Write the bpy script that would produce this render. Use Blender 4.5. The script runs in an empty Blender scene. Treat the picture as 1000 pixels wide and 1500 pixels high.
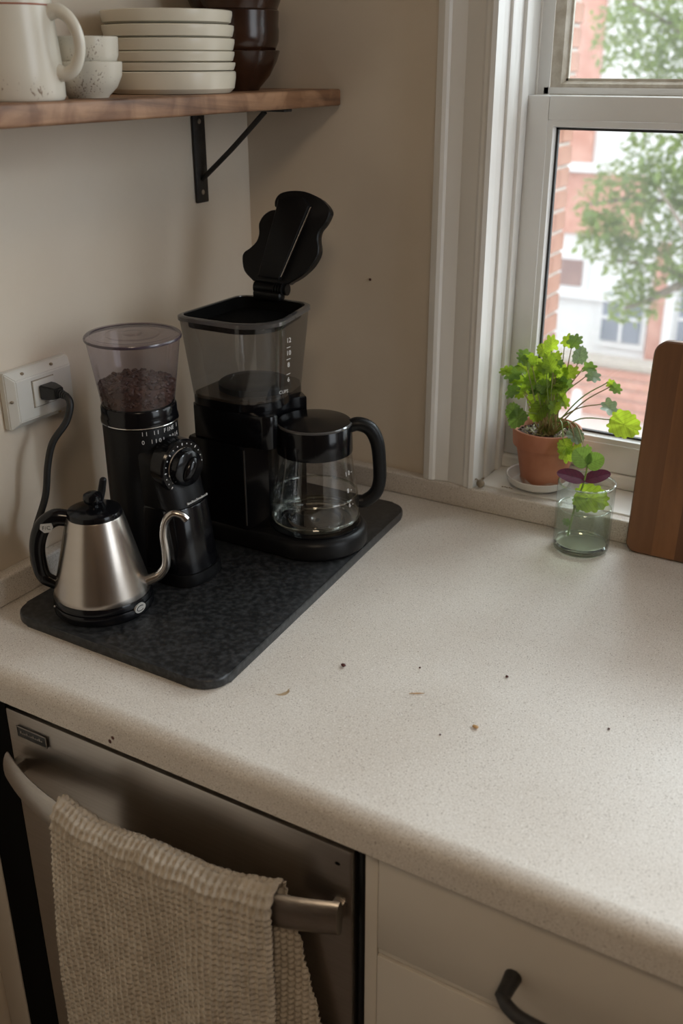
import bpy, bmesh, math, random
from mathutils import Vector, Matrix
from math import sin, cos, pi, radians as R

random.seed(7)
S = bpy.context.scene
C = S.collection

# ------------------------------------------------------------------ camera, sky, lights, exposure
cd = bpy.data.cameras.new('camera'); cam = bpy.data.objects.new('camera', cd); C.objects.link(cam)
cam.location = (0.911, -1.271, 1.51)
cam.rotation_euler = (Matrix.Rotation(R(30.665), 3, 'Z') @ Matrix.Rotation(R(65.798), 3, 'X') @ Matrix.Rotation(R(-0.164), 3, 'Z')).to_euler()
cd.sensor_fit = 'HORIZONTAL'; cd.sensor_width = 24; cd.lens = 35.22; cd.clip_start = 0.01; cd.clip_end = 200
cd.dof.use_dof = True; cd.dof.focus_distance = 1.2; cd.dof.aperture_fstop = 5.2
S.camera = cam

w = bpy.data.worlds.new('overcast sky'); S.world = w; w.use_nodes = True
wn = w.node_tree; bgn = wn.nodes['Background']
tc = wn.nodes.new('ShaderNodeTexCoord'); sp = wn.nodes.new('ShaderNodeSeparateXYZ'); rp = wn.nodes.new('ShaderNodeValToRGB')
wn.links.new(tc.outputs['Generated'], sp.inputs[0]); wn.links.new(sp.outputs['Z'], rp.inputs[0]); wn.links.new(rp.outputs[0], bgn.inputs[0])
rp.color_ramp.elements[0].position = 0.0; rp.color_ramp.elements[0].color = (0.80, 0.86, 0.92, 1)
rp.color_ramp.elements[1].position = 0.8; rp.color_ramp.elements[1].color = (0.90, 0.95, 1.0, 1)
bgn.inputs[1].default_value = 4.3

def area(name, loc, target, sx, sy, power, color=(1, 1, 1), portal=False, spread=180):
    l = bpy.data.lights.new(name, 'AREA'); l.shape = 'RECTANGLE'; l.size = sx; l.size_y = sy; l.energy = power; l.color = color
    l.spread = R(spread)
    l.cycles.is_portal = portal
    o = bpy.data.objects.new(name, l); C.objects.link(o); o.location = loc
    o.rotation_euler = (Vector(target) - Vector(loc)).to_track_quat('-Z', 'Y').to_euler()
    return o
area('window_portal', (0.80, 0.16, 1.5), (0.80, -1, 1.5), 0.85, 1.15, 1, portal=True)
area('second_window_portal', (2.30, -.39, 1.69), (0, -.39, 1.69), 0.7, 1.35, 1, portal=True)
area('sky_through_window', (1.05, 2.2, 2.5), (0.55, -0.4, 1.0), 1.2, 1.2, 105, (0.82, 0.92, 1.0))
area('sky_through_second_window', (3.35, 0.30, 2.85), (0.3, -0.45, 1.0), 0.45, 1.0, 140, (0.82, 0.92, 1.0))
area('warm_fill_light', (1.3, -1.9, 2.42), (1.3, -1.9, 0), 0.5, 0.5, 13, (1.0, 0.78, 0.55))  # added unseen warm fill at ceiling height, lifts the cabinet fronts

S.view_settings.view_transform = 'Standard'; S.view_settings.look = 'None'
S.view_settings.gamma = 1.0; S.view_settings.use_curve_mapping = False
S.view_settings.exposure = -0.24
S.cycles.max_bounces = 14; S.cycles.transparent_max_bounces = 24; S.cycles.transmission_bounces = 12
S.cycles.sample_clamp_indirect = 6.0

# ------------------------------------------------------------------ materials
def new_mat(name):
    m = bpy.data.materials.new(name); m.use_nodes = True
    n = m.node_tree.nodes; return m, n, m.node_tree.links, n['Principled BSDF']
def mat(name, col, rough=0.5, metal=0.0, col2=None, scale=20, stretch=(1, 1, 1), bump=0.0, bscale=None, detail=4, lo=0.35, hi=0.65, coat=0.0, spec=0.5, aniso=0, rvar=0):
    m, n, l, b = new_mat(name)
    b.inputs['Base Color'].default_value = (*col, 1); b.inputs['Roughness'].default_value = rough
    b.inputs['Metallic'].default_value = metal; b.inputs['Coat Weight'].default_value = coat; b.inputs['Specular IOR Level'].default_value = spec
    b.inputs['Anisotropic'].default_value = aniso
    if col2 or bump or rvar:
        t = n.new('ShaderNodeTexCoord'); mp = n.new('ShaderNodeMapping'); mp.inputs['Scale'].default_value = stretch
        l.new(t.outputs['Object'], mp.inputs[0])
        nz = n.new('ShaderNodeTexNoise'); nz.inputs['Scale'].default_value = scale; nz.inputs['Detail'].default_value = detail
        l.new(mp.outputs[0], nz.inputs[0])
        if col2:
            r = n.new('ShaderNodeValToRGB'); r.color_ramp.elements[0].position = lo; r.color_ramp.elements[1].position = hi
            r.color_ramp.elements[0].color = (*col, 1); r.color_ramp.elements[1].color = (*col2, 1)
            l.new(nz.outputs['Fac'], r.inputs[0]); l.new(r.outputs[0], b.inputs['Base Color'])
        if rvar:
            mr = n.new('ShaderNodeMapRange'); mr.inputs[3].default_value = rough - rvar; mr.inputs[4].default_value = rough + rvar
            l.new(nz.outputs['Fac'], mr.inputs[0]); l.new(mr.outputs[0], b.inputs['Roughness'])
        if bump:
            bp = n.new('ShaderNodeBump'); bp.inputs['Strength'].default_value = bump; bp.inputs['Distance'].default_value = 0.002
            if bscale:
                nz2 = n.new('ShaderNodeTexNoise'); nz2.inputs['Scale'].default_value = bscale; nz2.inputs['Detail'].default_value = 5
                l.new(mp.outputs[0], nz2.inputs[0]); l.new(nz2.outputs['Fac'], bp.inputs['Height'])
            else: l.new(nz.outputs['Fac'], bp.inputs['Height'])
            l.new(bp.outputs[0], b.inputs['Normal'])
    return m
def thin_clear(name, tint, refl_rough=0.03, ior=1.5, haze=0.0, haze_col=(0.8, 0.8, 0.8), hscale=6):
    """thin clear wall: what passes through is tinted, the surface mirrors by fresnel, haze scatters a little"""
    m, n, l, b = new_mat(name); n.remove(b); out = n['Material Output']
    tr = n.new('ShaderNodeBsdfTransparent'); tr.inputs[0].default_value = (*tint, 1)
    gl = n.new('ShaderNodeBsdfGlossy'); gl.inputs['Roughness'].default_value = refl_rough
    fr = n.new('ShaderNodeFresnel'); ge = n.new('ShaderNodeNewGeometry'); io = n.new('ShaderNodeMapRange')
    io.inputs[3].default_value = ior; io.inputs[4].default_value = 1 / ior; l.new(ge.outputs['Backfacing'], io.inputs[0]); l.new(io.outputs[0], fr.inputs[0])
    mx = n.new('ShaderNodeMixShader'); l.new(fr.outputs[0], mx.inputs[0]); l.new(tr.outputs[0], mx.inputs[1]); l.new(gl.outputs[0], mx.inputs[2])
    last = mx
    if haze:
        tl = n.new('ShaderNodeBsdfTranslucent'); tl.inputs[0].default_value = (*haze_col, 1)
        df = n.new('ShaderNodeBsdfDiffuse'); df.inputs[0].default_value = (*haze_col, 1)
        md = n.new('ShaderNodeMixShader'); l.new(tl.outputs[0], md.inputs[1]); l.new(df.outputs[0], md.inputs[2])
        t = n.new('ShaderNodeTexCoord'); nz = n.new('ShaderNodeTexNoise'); nz.inputs['Scale'].default_value = hscale; nz.inputs['Detail'].default_value = 6
        l.new(t.outputs['Object'], nz.inputs[0])
        mr = n.new('ShaderNodeMapRange'); mr.inputs[1].default_value = 0.3; mr.inputs[2].default_value = 0.75
        mr.inputs[3].default_value = haze * 0.5; mr.inputs[4].default_value = haze * 1.5
        l.new(nz.outputs['Fac'], mr.inputs[0])
        m2 = n.new('ShaderNodeMixShader'); l.new(mr.outputs[0], m2.inputs[0]); l.new(mx.outputs[0], m2.inputs[1]); l.new(md.outputs[0], m2.inputs[2]); last = m2
    l.new(last.outputs[0], out.inputs[0]); return m
def leaf_mat(name, col, trans, tw=0.45, rough=0.45, veins=True):
    m, n, l, b = new_mat(name); out = n['Material Output']
    def math(op, a, c=0.0, d=0.0):
        x = n.new('ShaderNodeMath'); x.operation = op
        for k, v in enumerate((a, c, d)):
            if isinstance(v, (int, float)): x.inputs[k].default_value = v
            else: l.new(v, x.inputs[k])
        return x.outputs[0]
    t = n.new('ShaderNodeTexCoord'); nz = n.new('ShaderNodeTexNoise'); nz.inputs['Scale'].default_value = 5 if veins else 70; l.new(t.outputs['Object'], nz.inputs[0])
    oi = n.new('ShaderNodeObjectInfo'); f = math('ADD', math('MULTIPLY', nz.outputs['Fac'], .7), math('MULTIPLY', oi.outputs['Random'], .35))
    if veins:  # midrib and side veins in the blade's own coordinates (x along the blade, y across)
        s_ = n.new('ShaderNodeSeparateXYZ'); l.new(t.outputs['Object'], s_.inputs[0]); ay = math('ABSOLUTE', s_.outputs['Y'])
        mid = math('LESS_THAN', ay, .014); fr_ = math('FRACT', math('MULTIPLY', math('SUBTRACT', s_.outputs['X'], math('MULTIPLY', ay, .9)), 6.0))
        side = math('LESS_THAN', math('ABSOLUTE', math('SUBTRACT', fr_, .5)), .06)
        f = math('SUBTRACT', f, math('MULTIPLY', math('MAXIMUM', mid, side), .35))
    def cr(c, lo, hi):
        r = n.new('ShaderNodeValToRGB'); r.color_ramp.elements[0].position = .05; r.color_ramp.elements[1].position = .8
        r.color_ramp.elements[0].color = (*[q * lo for q in c], 1); r.color_ramp.elements[1].color = (*[min(1, q * hi) for q in c], 1); l.new(f, r.inputs[0]); return r.outputs[0]
    l.new(cr(col, .55, 1.2), b.inputs['Base Color']); b.inputs['Roughness'].default_value = rough
    tl = n.new('ShaderNodeBsdfTranslucent'); l.new(cr(trans, .5, 1.2), tl.inputs[0])
    mx = n.new('ShaderNodeMixShader'); mx.inputs[0].default_value = tw
    l.new(b.outputs[0], mx.inputs[1]); l.new(tl.outputs[0], mx.inputs[2]); l.new(mx.outputs[0], out.inputs[0]); return m

def counter_mat():
    m, n, l, b = new_mat('speckled laminate')
    t = n.new('ShaderNodeTexCoord')
    def noise(sc, det=3):
        z = n.new('ShaderNodeTexNoise'); z.inputs['Scale'].default_value = sc; z.inputs['Detail'].default_value = det; l.new(t.outputs['Object'], z.inputs[0]); return z.outputs['Fac']
    def ramp(src, p0, c0, p1, c1):
        r = n.new('ShaderNodeValToRGB'); e = r.color_ramp.elements; e[0].position = p0; e[0].color = (*c0, 1); e[1].position = p1; e[1].color = (*c1, 1); l.new(src, r.inputs[0]); return r.outputs[0]
    def mix(f, a, c, ty='MIX'):
        x = n.new('ShaderNodeMix'); x.data_type = 'RGBA'; x.blend_type = ty
        (l.new(f, x.inputs[0]) if not isinstance(f, float) else setattr(x.inputs[0], 'default_value', f))
        for k, v in ((6, a), (7, c)):
            if isinstance(v, tuple): x.inputs[k].default_value = (*v, 1)
            else: l.new(v, x.inputs[k])
        return x.outputs[2]
    base = ramp(noise(640, 2), .34, (.56, .51, .45), .66, (.715, .675, .62))
    big = ramp(noise(7, 4), .35, (.90, .88, .86), .7, (1, 1, 1))
    base = mix(1.0, base, big, 'MULTIPLY')
    dark = ramp(noise(800, 1), .658, (0, 0, 0), .72, (1, 1, 1))
    base = mix(dark, base, (.20, .15, .11))
    lite = ramp(noise(600, 1), .68, (0, 0, 0), .76, (1, 1, 1))
    base = mix(lite, base, (.82, .80, .76))
    vo = n.new('ShaderNodeTexVoronoi'); vo.inputs['Scale'].default_value = 95; l.new(t.outputs['Object'], vo.inputs['Vector'])
    fl = ramp(vo.outputs['Distance'], .04, (1, 1, 1), .09, (0, 0, 0))
    base = mix(fl, base, (.30, .25, .20))
    l.new(base, b.inputs['Base Color'])
    b.inputs['Roughness'].default_value = 0.38
    rr = n.new('ShaderNodeMapRange'); rr.inputs[3].default_value = .30; rr.inputs[4].default_value = .46; l.new(noise(18, 4), rr.inputs[0]); l.new(rr.outputs[0], b.inputs['Roughness'])
    bp = n.new('ShaderNodeBump'); bp.inputs['Strength'].default_value = .12; bp.inputs['Distance'].default_value = .0008; l.new(noise(500, 2), bp.inputs['Height']); l.new(bp.outputs[0], b.inputs['Normal'])
    return m

def wood_mat(name, c1, c2, c3, axis='y', rough=.5, scale=1.0, grain=1.0):
    m, n, l, b = new_mat(name)
    t = n.new('ShaderNodeTexCoord'); mp = n.new('ShaderNodeMapping')
    st = {'x': (1.2, 14, 14), 'y': (14, 1.2, 14), 'z': (14, 14, 1.2)}[axis]
    mp.inputs['Scale'].default_value = [s * scale for s in st]; l.new(t.outputs['Object'], mp.inputs[0])
    oi = n.new('ShaderNodeObjectInfo'); ad = n.new('ShaderNodeVectorMath'); ad.operation = 'ADD'; l.new(mp.outputs[0], ad.inputs[0]); l.new(oi.outputs['Random'], ad.inputs[1])
    sc = n.new('ShaderNodeVectorMath'); sc.operation = 'SCALE'; sc.inputs['Scale'].default_value = 40; l.new(oi.outputs['Random'], sc.inputs[0]); l.new(sc.outputs[0], ad.inputs[1])
    nz = n.new('ShaderNodeTexNoise'); nz.inputs['Scale'].default_value = 1.6; nz.inputs['Detail'].default_value = 8; nz.inputs['Roughness'].default_value = .6; nz.inputs['Distortion'].default_value = .6 * grain
    l.new(ad.outputs[0], nz.inputs[0])
    r = n.new('ShaderNodeValToRGB'); e = r.color_ramp.elements; e[0].position = .32; e[0].color = (*c1, 1); e[1].position = .70; e[1].color = (*c3, 1)
    k = e.new(.5); k.color = (*c2, 1); l.new(nz.outputs['Fac'], r.inputs[0]); l.new(r.outputs[0], b.inputs['Base Color'])
    if grain > 2:
        zb = n.new('ShaderNodeTexNoise'); zb.inputs['Scale'].default_value = 16; zb.inputs['Detail'].default_value = 5; zb.inputs['Distortion'].default_value = 1.2; l.new(t.outputs['Object'], zb.inputs[0])
        rb_ = n.new('ShaderNodeValToRGB'); rb_.color_ramp.elements[0].position = .40; rb_.color_ramp.elements[0].color = (.60, .53, .48, 1); rb_.color_ramp.elements[1].position = .58; l.new(zb.outputs['Fac'], rb_.inputs[0])
        mm = n.new('ShaderNodeMix'); mm.data_type = 'RGBA'; mm.blend_type = 'MULTIPLY'; mm.inputs[0].default_value = 1; l.new(r.outputs[0], mm.inputs[6]); l.new(rb_.outputs[0], mm.inputs[7]); l.new(mm.outputs[2], b.inputs['Base Color'])
    b.inputs['Roughness'].default_value = rough
    bp = n.new('ShaderNodeBump'); bp.inputs['Strength'].default_value = .25; bp.inputs['Distance'].default_value = .001; l.new(nz.outputs['Fac'], bp.inputs['Height']); l.new(bp.outputs[0], b.inputs['Normal'])
    return m

M = {}
M['wall'] = mat('cream wall paint', (.65, .565, .455), .62, col2=(.69, .61, .505), scale=5, bump=.25, bscale=60)
M['ceil'] = mat('ceiling paint', (.62, .58, .52), .7, col2=(.66, .62, .56), scale=4)
M['floor'] = wood_mat('oak floor', (.05, .03, .02), (.07, .045, .03), (.10, .065, .04), 'x', .5)  # unseen floor toned dark to keep bounce light low
M['wall_far'] = mat('bounce cutting far wall', (.14, .10, .07), .7, col2=(.17, .125, .09), scale=4)  # unseen walls darkened to cut bounce light in the room
M['trim'] = mat('white gloss trim paint', (.72, .70, .66), .38, col2=(.78, .77, .74), scale=9, stretch=(1, 1, .3), bump=.12, bscale=45)
M['sash'] = mat('grey white sash paint', (.74, .74, .72), .35, col2=(.79, .79, .77), scale=8, bump=.08, bscale=50)
M['putty'] = mat('old glazing putty', (.46, .41, .33), .7, col2=(.62, .58, .50), scale=60, bump=.5, bscale=120)
M['gasket'] = mat('black glazing gasket', (.03, .03, .03), .5, bump=.05, scale=80)
M['pane'] = thin_clear('hazy window glass', (.95, .96, .95), .02, 1.5, haze=.055, haze_col=(.85, .87, .88))  # haze mixed into the glass to wash out the bright view outside
M['counter'] = counter_mat()
M['slate'] = mat('black slate', (.008, .009, .010), .38, col2=(.050, .052, .055), scale=150, detail=15, lo=.42, hi=.80, bump=.04, bscale=300, rvar=.05)
M['black'] = mat('gloss black plastic', (.004, .004, .005), .15, spec=.35, bump=.02, scale=120)
M['blackm'] = mat('satin black plastic', (.006, .006, .0065), .36, spec=.22, bump=.06, scale=300)
M['iron'] = mat('black iron', (.010, .009, .009), .5, bump=.2, scale=120, col2=(.022, .019, .017))
M['rubber'] = mat('black cord rubber', (.012, .012, .012), .45, bump=.05, scale=200)
M['steel'] = mat('brushed kettle steel', (.50, .45, .40), .26, 1.0, col2=(.54, .49, .44), scale=3, stretch=(1, 1, 45), lo=.2, hi=.8)
M['steel_spout'] = mat('polished steel', (.58, .54, .50), .2, 1.0, bump=.02, scale=60)
M['dwsteel'] = mat('brushed dishwasher steel', (.42, .385, .35), .34, 1.0, col2=(.46, .425, .39), scale=6, stretch=(1, 60, 60), bump=.05, rvar=.05)
M['chrome'] = mat('chrome', (.7, .69, .67), .12, 1.0, bump=.01, scale=50)
M['badge'] = mat('pale badge', (.55, .53, .49), .35, .3, bump=.02, scale=50)
M['ink'] = mat('white print', (.62, .62, .62), .5, bump=.02, scale=80)
M['inkdark'] = mat('dark print', (.03, .03, .03), .5, bump=.02, scale=80)
M['smoke'] = thin_clear('smoky clear plastic', (.80, .76, .79), .06, 1.5, haze=.05, haze_col=(.5, .47, .5), hscale=20)
M['smoke_lid'] = thin_clear('smoky lid plastic', (.78, .73, .77), .08, 1.5, haze=.12, haze_col=(.5, .45, .48), hscale=20)
M['reserv'] = thin_clear('grey reservoir plastic', (.62, .61, .60), .05, 1.7, haze=.06, haze_col=(.45, .44, .42), hscale=14)
M['rim'] = mat('grey clear rim', (.075, .072, .07), .10, spec=.8, bump=.02, scale=80)
M['clear'] = thin_clear('carafe glass', (.93, .93, .92), .02, 1.8)
M['jarglass'] = thin_clear('greenish jar glass', (.95, .975, .955), .02, 1.75, haze=.02, haze_col=(.7, .8, .72))
m, n, l, b = new_mat('thick glass foot'); b.inputs['Transmission Weight'].default_value = 1; b.inputs['Base Color'].default_value = (.91, .96, .92, 1); b.inputs['Roughness'].default_value = .02; b.inputs['IOR'].default_value = 1.48; M['glassfoot'] = m
M['water'] = thin_clear('still water', (.90, .92, .86), .0, 1.5, haze=.10, haze_col=(.52, .55, .45), hscale=30)
M['bean'] = mat('roasted coffee', (.045, .018, .010), .42, col2=(.10, .045, .025), scale=90)
M['outlet'] = mat('ivory outlet plastic', (.66, .65, .60), .35, bump=.04, scale=120)
M['terra'] = mat('terracotta', (.40, .155, .085), .75, col2=(.50, .215, .125), scale=18, bump=.2, bscale=140)
M['lime'] = mat('limescale crust', (.60, .50, .43), .8, col2=(.44, .22, .14), scale=60, bump=.3, bscale=120)
M['soil'] = mat('dark soil', (.035, .022, .015), .9, col2=(.10, .065, .04), scale=120, bump=.8)
M['saucer'] = mat('white glazed saucer', (.68, .66, .62), .3, col2=(.58, .53, .48), scale=14, lo=.5, hi=.8)
M['leaf'] = leaf_mat('young green leaf', (.19, .33, .035), (.46, .62, .04), tw=.55)
M['leafd'] = leaf_mat('green leaf', (.11, .22, .05), (.27, .42, .06), tw=.4)
M['leafg'] = leaf_mat('grey green leaf', (.22, .30, .20), (.25, .36, .14), tw=.25, rough=.3)
M['purple'] = leaf_mat('purple leaf', (.10, .016, .045), (.16, .02, .05), tw=.2, rough=.3)
M['stem'] = mat('pinkish stem', (.34, .22, .12), .5, col2=(.26, .30, .10), scale=40)
M['stemg'] = mat('green stem', (.17, .28, .05), .45, col2=(.24, .34, .08), scale=50)
M['walnut'] = [wood_mat('board stave %s' % k, *c, 'z', .42) for k, c in (('brown', ((.115, .048, .017), (.16, .069, .025), (.205, .095, .038))), ('dark', ((.075, .031, .012), (.11, .047, .018), (.14, .062, .024))), ('warm', ((.15, .063, .021), (.205, .089, .031), (.26, .118, .045))))]
M['shelf'] = wood_mat('shelf wood', (.12, .058, .032), (.36, .20, .11), (.52, .32, .19), 'y', .5, .9, 2.2)
M['stone'] = mat('cream stoneware', (.70, .65, .53), .22, col2=(.74, .695, .58), scale=9, bump=.04, bscale=40)
def speck(name, base, dots, thr, sc, rough=.25):
    m, n, l, b = new_mat(name); t = n.new('ShaderNodeTexCoord')
    mp = n.new('ShaderNodeMapping'); mp.inputs['Scale'].default_value = (1, 1, .55); l.new(t.outputs['Object'], mp.inputs[0])
    z = n.new('ShaderNodeTexNoise'); z.inputs['Scale'].default_value = sc; z.inputs['Detail'].default_value = 2; l.new(mp.outputs[0], z.inputs[0])
    z2 = n.new('ShaderNodeTexNoise'); z2.inputs['Scale'].default_value = 28; l.new(t.outputs['Object'], z2.inputs[0])
    ml = n.new('ShaderNodeMath'); ml.operation = 'MULTIPLY'; l.new(z.outputs['Fac'], ml.inputs[0]); l.new(z2.outputs['Fac'], ml.inputs[1])
    r = n.new('ShaderNodeValToRGB'); e = r.color_ramp.elements; e[0].position = thr; e[0].color = (*base, 1); e[1].position = thr + .03; e[1].color = (*dots, 1)
    l.new(ml.outputs[0], r.inputs[0]); l.new(r.outputs[0], b.inputs['Base Color']); b.inputs['Roughness'].default_value = rough; return m
M['speck'] = speck('speckled stoneware', (.62, .58, .49), (.26, .21, .16), .375, 620)
M['mug'] = speck('lightly speckled glaze', (.66, .615, .52), (.30, .23, .17), .42, 420)
M['redline'] = mat('rust red line', (.30, .09, .045), .4, bump=.02, scale=80)
M['brown'] = mat('brown glazed stoneware', (.018, .007, .004), .2, col2=(.05, .02, .010), scale=14, lo=.4, hi=.7, bump=.05, bscale=30)
M['cab'] = mat('cream cabinet paint', (.55, .50, .43), .45, col2=(.58, .53, .46), scale=6, bump=.06, bscale=60)
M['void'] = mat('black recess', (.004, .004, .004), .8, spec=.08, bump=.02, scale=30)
M['towel'] = mat('oatmeal waffle cotton', (.45, .39, .315), .95, col2=(.54, .475, .39), scale=60, bump=.5, bscale=900)
M['brick'] = mat('salmon brick', (.20, .085, .05), .85, col2=(.27, .13, .085), scale=9, bump=.4, bscale=60)
M['mortar'] = mat('pale mortar', (.34, .30, .26), .9, bump=.4, scale=80)
M['facade'] = mat('white facade', (.62, .62, .62), .8, col2=(.66, .66, .66), scale=.8, bump=.05, bscale=12)
M['redbrick'] = mat('far red brick', (.42, .20, .15), .85, col2=(.50, .27, .21), scale=6, bump=.2, bscale=30)
M['farglass'] = mat('far window glass', (.16, .19, .23), .15, col2=(.22, .25, .30), scale=2, spec=.8)
M['farbrown'] = mat('far brown shutter', (.20, .12, .11), .5, col2=(.26, .16, .14), scale=3)
M['road'] = mat('dusty pink paving', (.48, .40, .37), .9, col2=(.56, .49, .45), scale=1.2, bump=.1, bscale=20)
M['bark'] = mat('grey bark', (.16, .13, .10), .9, col2=(.24, .20, .16), scale=12, bump=.4)
M['treeleaf'] = leaf_mat('tree leaf', (.17, .25, .07), (.38, .48, .12), tw=.45, veins=False)
M['seedm'] = mat('tan seed', (.45, .26, .10), .5, col2=(.55, .34, .15), scale=200)
M['crumb'] = mat('dark crumb', (.05, .012, .008), .6, col2=(.09, .02, .014), scale=400)
M['pod'] = mat('dry pod', (.22, .18, .13), .7, col2=(.34, .28, .20), scale=120, bump=.4)
M['stain'] = mat('coffee stain', (.28, .19, .10), .4, col2=(.38, .28, .17), scale=120)

# ------------------------------------------------------------------ mesh helpers (all shapes given in world metres)
def B(): return bmesh.new()
def box(bm, x0, x1, y0, y1, z0, z1, bev=0, seg=2):
    vs = bmesh.ops.create_cube(bm, size=1)['verts']
    for v in vs: v.co = Vector(((x0 + x1) / 2 + v.co.x * (x1 - x0), (y0 + y1) / 2 + v.co.y * (y1 - y0), (z0 + z1) / 2 + v.co.z * (z1 - z0)))
    if bev:
        es = list({e for v in vs for e in v.link_edges})
        bmesh.ops.bevel(bm, geom=es, offset=bev, segments=seg, profile=.5, affect='EDGES')
    return vs
def loft(bm, rings, cap0=True, cap1=True, closed=True):
    vr = [[bm.verts.new(p) for p in r] for r in rings]
    for a, b in zip(vr, vr[1:]):
        k = len(a)
        for i in range(k if closed else k - 1):
            bm.faces.new((a[i], a[(i + 1) % k], b[(i + 1) % k], b[i]))
    if cap0: bm.faces.new(list(reversed(vr[0])))
    if cap1: bm.faces.new(vr[-1])
    return vr
def lathe(bm, prof, cx=0, cy=0, n=48, cap0=False, cap1=False):
    rings = []
    for r, z in prof: rings.append([(cx + max(r, 1e-5) * cos(2 * pi * i / n), cy + max(r, 1e-5) * sin(2 * pi * i / n), z) for i in range(n)])
    loft(bm, rings, cap0, cap1)
def prism(bm, pts, z0, z1, bev=0, seg=2):
    vr = loft(bm, [[(x, y, z0) for x, y in pts], [(x, y, z1) for x, y in pts]])
    if bev:
        es = [bm.edges.get((r[i], r[(i + 1) % len(r)])) for r in vr for i in range(len(r))]
        bmesh.ops.bevel(bm, geom=es, offset=bev, segments=seg, profile=.5, affect='EDGES')
def catmull(pts, n=8):
    P = [Vector(p) for p in pts]; P = [P[0] * 2 - P[1]] + P + [P[-1] * 2 - P[-2]]; out = []
    for i in range(1, len(P) - 2):
        for k in range(n):
            t = k / n; a, b, c, d = P[i - 1:i + 3]
            out.append(.5 * ((2 * b) + (c - a) * t + (2 * a - 5 * b + 4 * c - d) * t * t + (3 * b - a - 3 * c + d) * t ** 3))
    out.append(P[-2]); return out
def lerp_list(v, n):
    if not isinstance(v, (list, tuple)): return [v] * n
    out = []
    for i in range(n):
        f = i / (n - 1) * (len(v) - 1); k = min(int(f), len(v) - 2); out.append(v[k] + (v[k + 1] - v[k]) * (f - k))
    return out
def tube(bm, pts, rad, n=12, smooth=8, flat=1.0, up=None, cap=True):
    P = catmull(pts, smooth) if smooth else [Vector(p) for p in pts]
    rr = lerp_list(rad, len(P)); rings = []; nrm = None
    for i, p in enumerate(P):
        t = (P[min(i + 1, len(P) - 1)] - P[max(i - 1, 0)]).normalized()
        if up is not None: nrm = (Vector(up) - t * t.dot(Vector(up))).normalized()
        elif nrm is None:
            nrm = t.orthogonal().normalized()
        else: nrm = (nrm - t * t.dot(nrm)).normalized()
        bn = t.cross(nrm)
        rings.append([p + (nrm * cos(2 * pi * k / n) * flat + bn * sin(2 * pi * k / n)) * rr[i] for k in range(n)])
    loft(bm, rings, cap, cap)
def ell(bm, c, s, seg=10, rings=6, rot=None):
    vs = bmesh.ops.create_uvsphere(bm, u_segments=seg, v_segments=rings, radius=1)['verts']
    mt = Matrix.Translation(c) @ (rot or Matrix()) @ Matrix.Diagonal((*s, 1))
    bmesh.ops.transform(bm, matrix=mt, verts=vs); return vs
def rsq(x0, x1, y0, y1, rad, z, k=6):
    """rounded rectangle ring; rad = radii of corners (-x-y, +x-y, +x+y, -x+y)"""
    out = []
    for (cx, cy, a0), r in zip(((x0, y0, pi), (x1, y0, 1.5 * pi), (x1, y1, 0), (x0, y1, .5 * pi)), rad):
        ox = cx + (r if cx == x0 else -r); oy = cy + (r if cy == y0 else -r)
        for i in range(k + 1):
            a = a0 + (pi / 2) * i / k; out.append((ox + r * cos(a), oy + r * sin(a), z))
    return out
def link(name, me, m, parent=None, smooth=True, ang=35):
    if smooth:
        for p in me.polygons: p.use_smooth = True
        me.set_sharp_from_angle(angle=R(ang))
    if m: me.materials.append(m)
    o = bpy.data.objects.new(name, me); C.objects.link(o)
    if parent: o.parent = parent
    return o
def wloc(o):
    v = Vector((0, 0, 0))
    while o: v += o.location; o = o.parent
    return v
def obj(name, bm, m, parent=None, smooth=True, ang=35, label=None, origin=None):
    bmesh.ops.recalc_face_normals(bm, faces=bm.faces)
    off = Vector(origin) if origin is not None else Vector((0, 0, 0))
    base = wloc(parent) if parent else Vector((0, 0, 0))
    if origin is None: off = base
    bmesh.ops.translate(bm, verts=bm.verts, vec=-off)
    me = bpy.data.meshes.new(name); bm.to_mesh(me); bm.free()
    o = link(name, me, m, parent, smooth, ang)
    o.location = off - base
    if label: o['label'] = label
    return o
def tag(o, label, cat, group=None, kind=None):
    o['label'] = label; o['category'] = cat
    if group: o['group'] = group
    if kind: o['kind'] = kind
    return o
def thing(name, loc, label, cat, group=None, kind=None):
    o = bpy.data.objects.new(name, None); o.empty_display_size = .02; C.objects.link(o); o.location = loc
    return tag(o, label, cat, group, kind)
def struct(name, bm, m, parent=None, label=None, **k):
    o = obj(name, bm, m, parent, **k)
    if not parent: o['kind'] = 'structure'
    if label: o['label'] = label
    return o
def text_bm(bm, s, size, mtx, depth=.0002, align='CENTER'):
    cu = bpy.data.curves.new('lettering', 'FONT'); cu.body = s; cu.size = size; cu.extrude = depth; cu.align_x = align; cu.align_y = 'CENTER'; cu.resolution_u = 2
    o = bpy.data.objects.new('lettering', cu); C.objects.link(o)
    dg = bpy.context.evaluated_depsgraph_get(); me = bpy.data.meshes.new_from_object(o.evaluated_get(dg))
    n0 = len(bm.verts); me.transform(mtx); bm.from_mesh(me)
    bpy.data.objects.remove(o); bpy.data.curves.remove(cu); bpy.data.meshes.remove(me)
def frame_mtx(pos, right, up):
    r = Vector(right).normalized(); u = Vector(up).normalized(); nn = r.cross(u).normalized(); u = nn.cross(r)
    return Matrix(((r.x, u.x, nn.x, pos[0]), (r.y, u.y, nn.y, pos[1]), (r.z, u.z, nn.z, pos[2]), (0, 0, 0, 1)))

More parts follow.
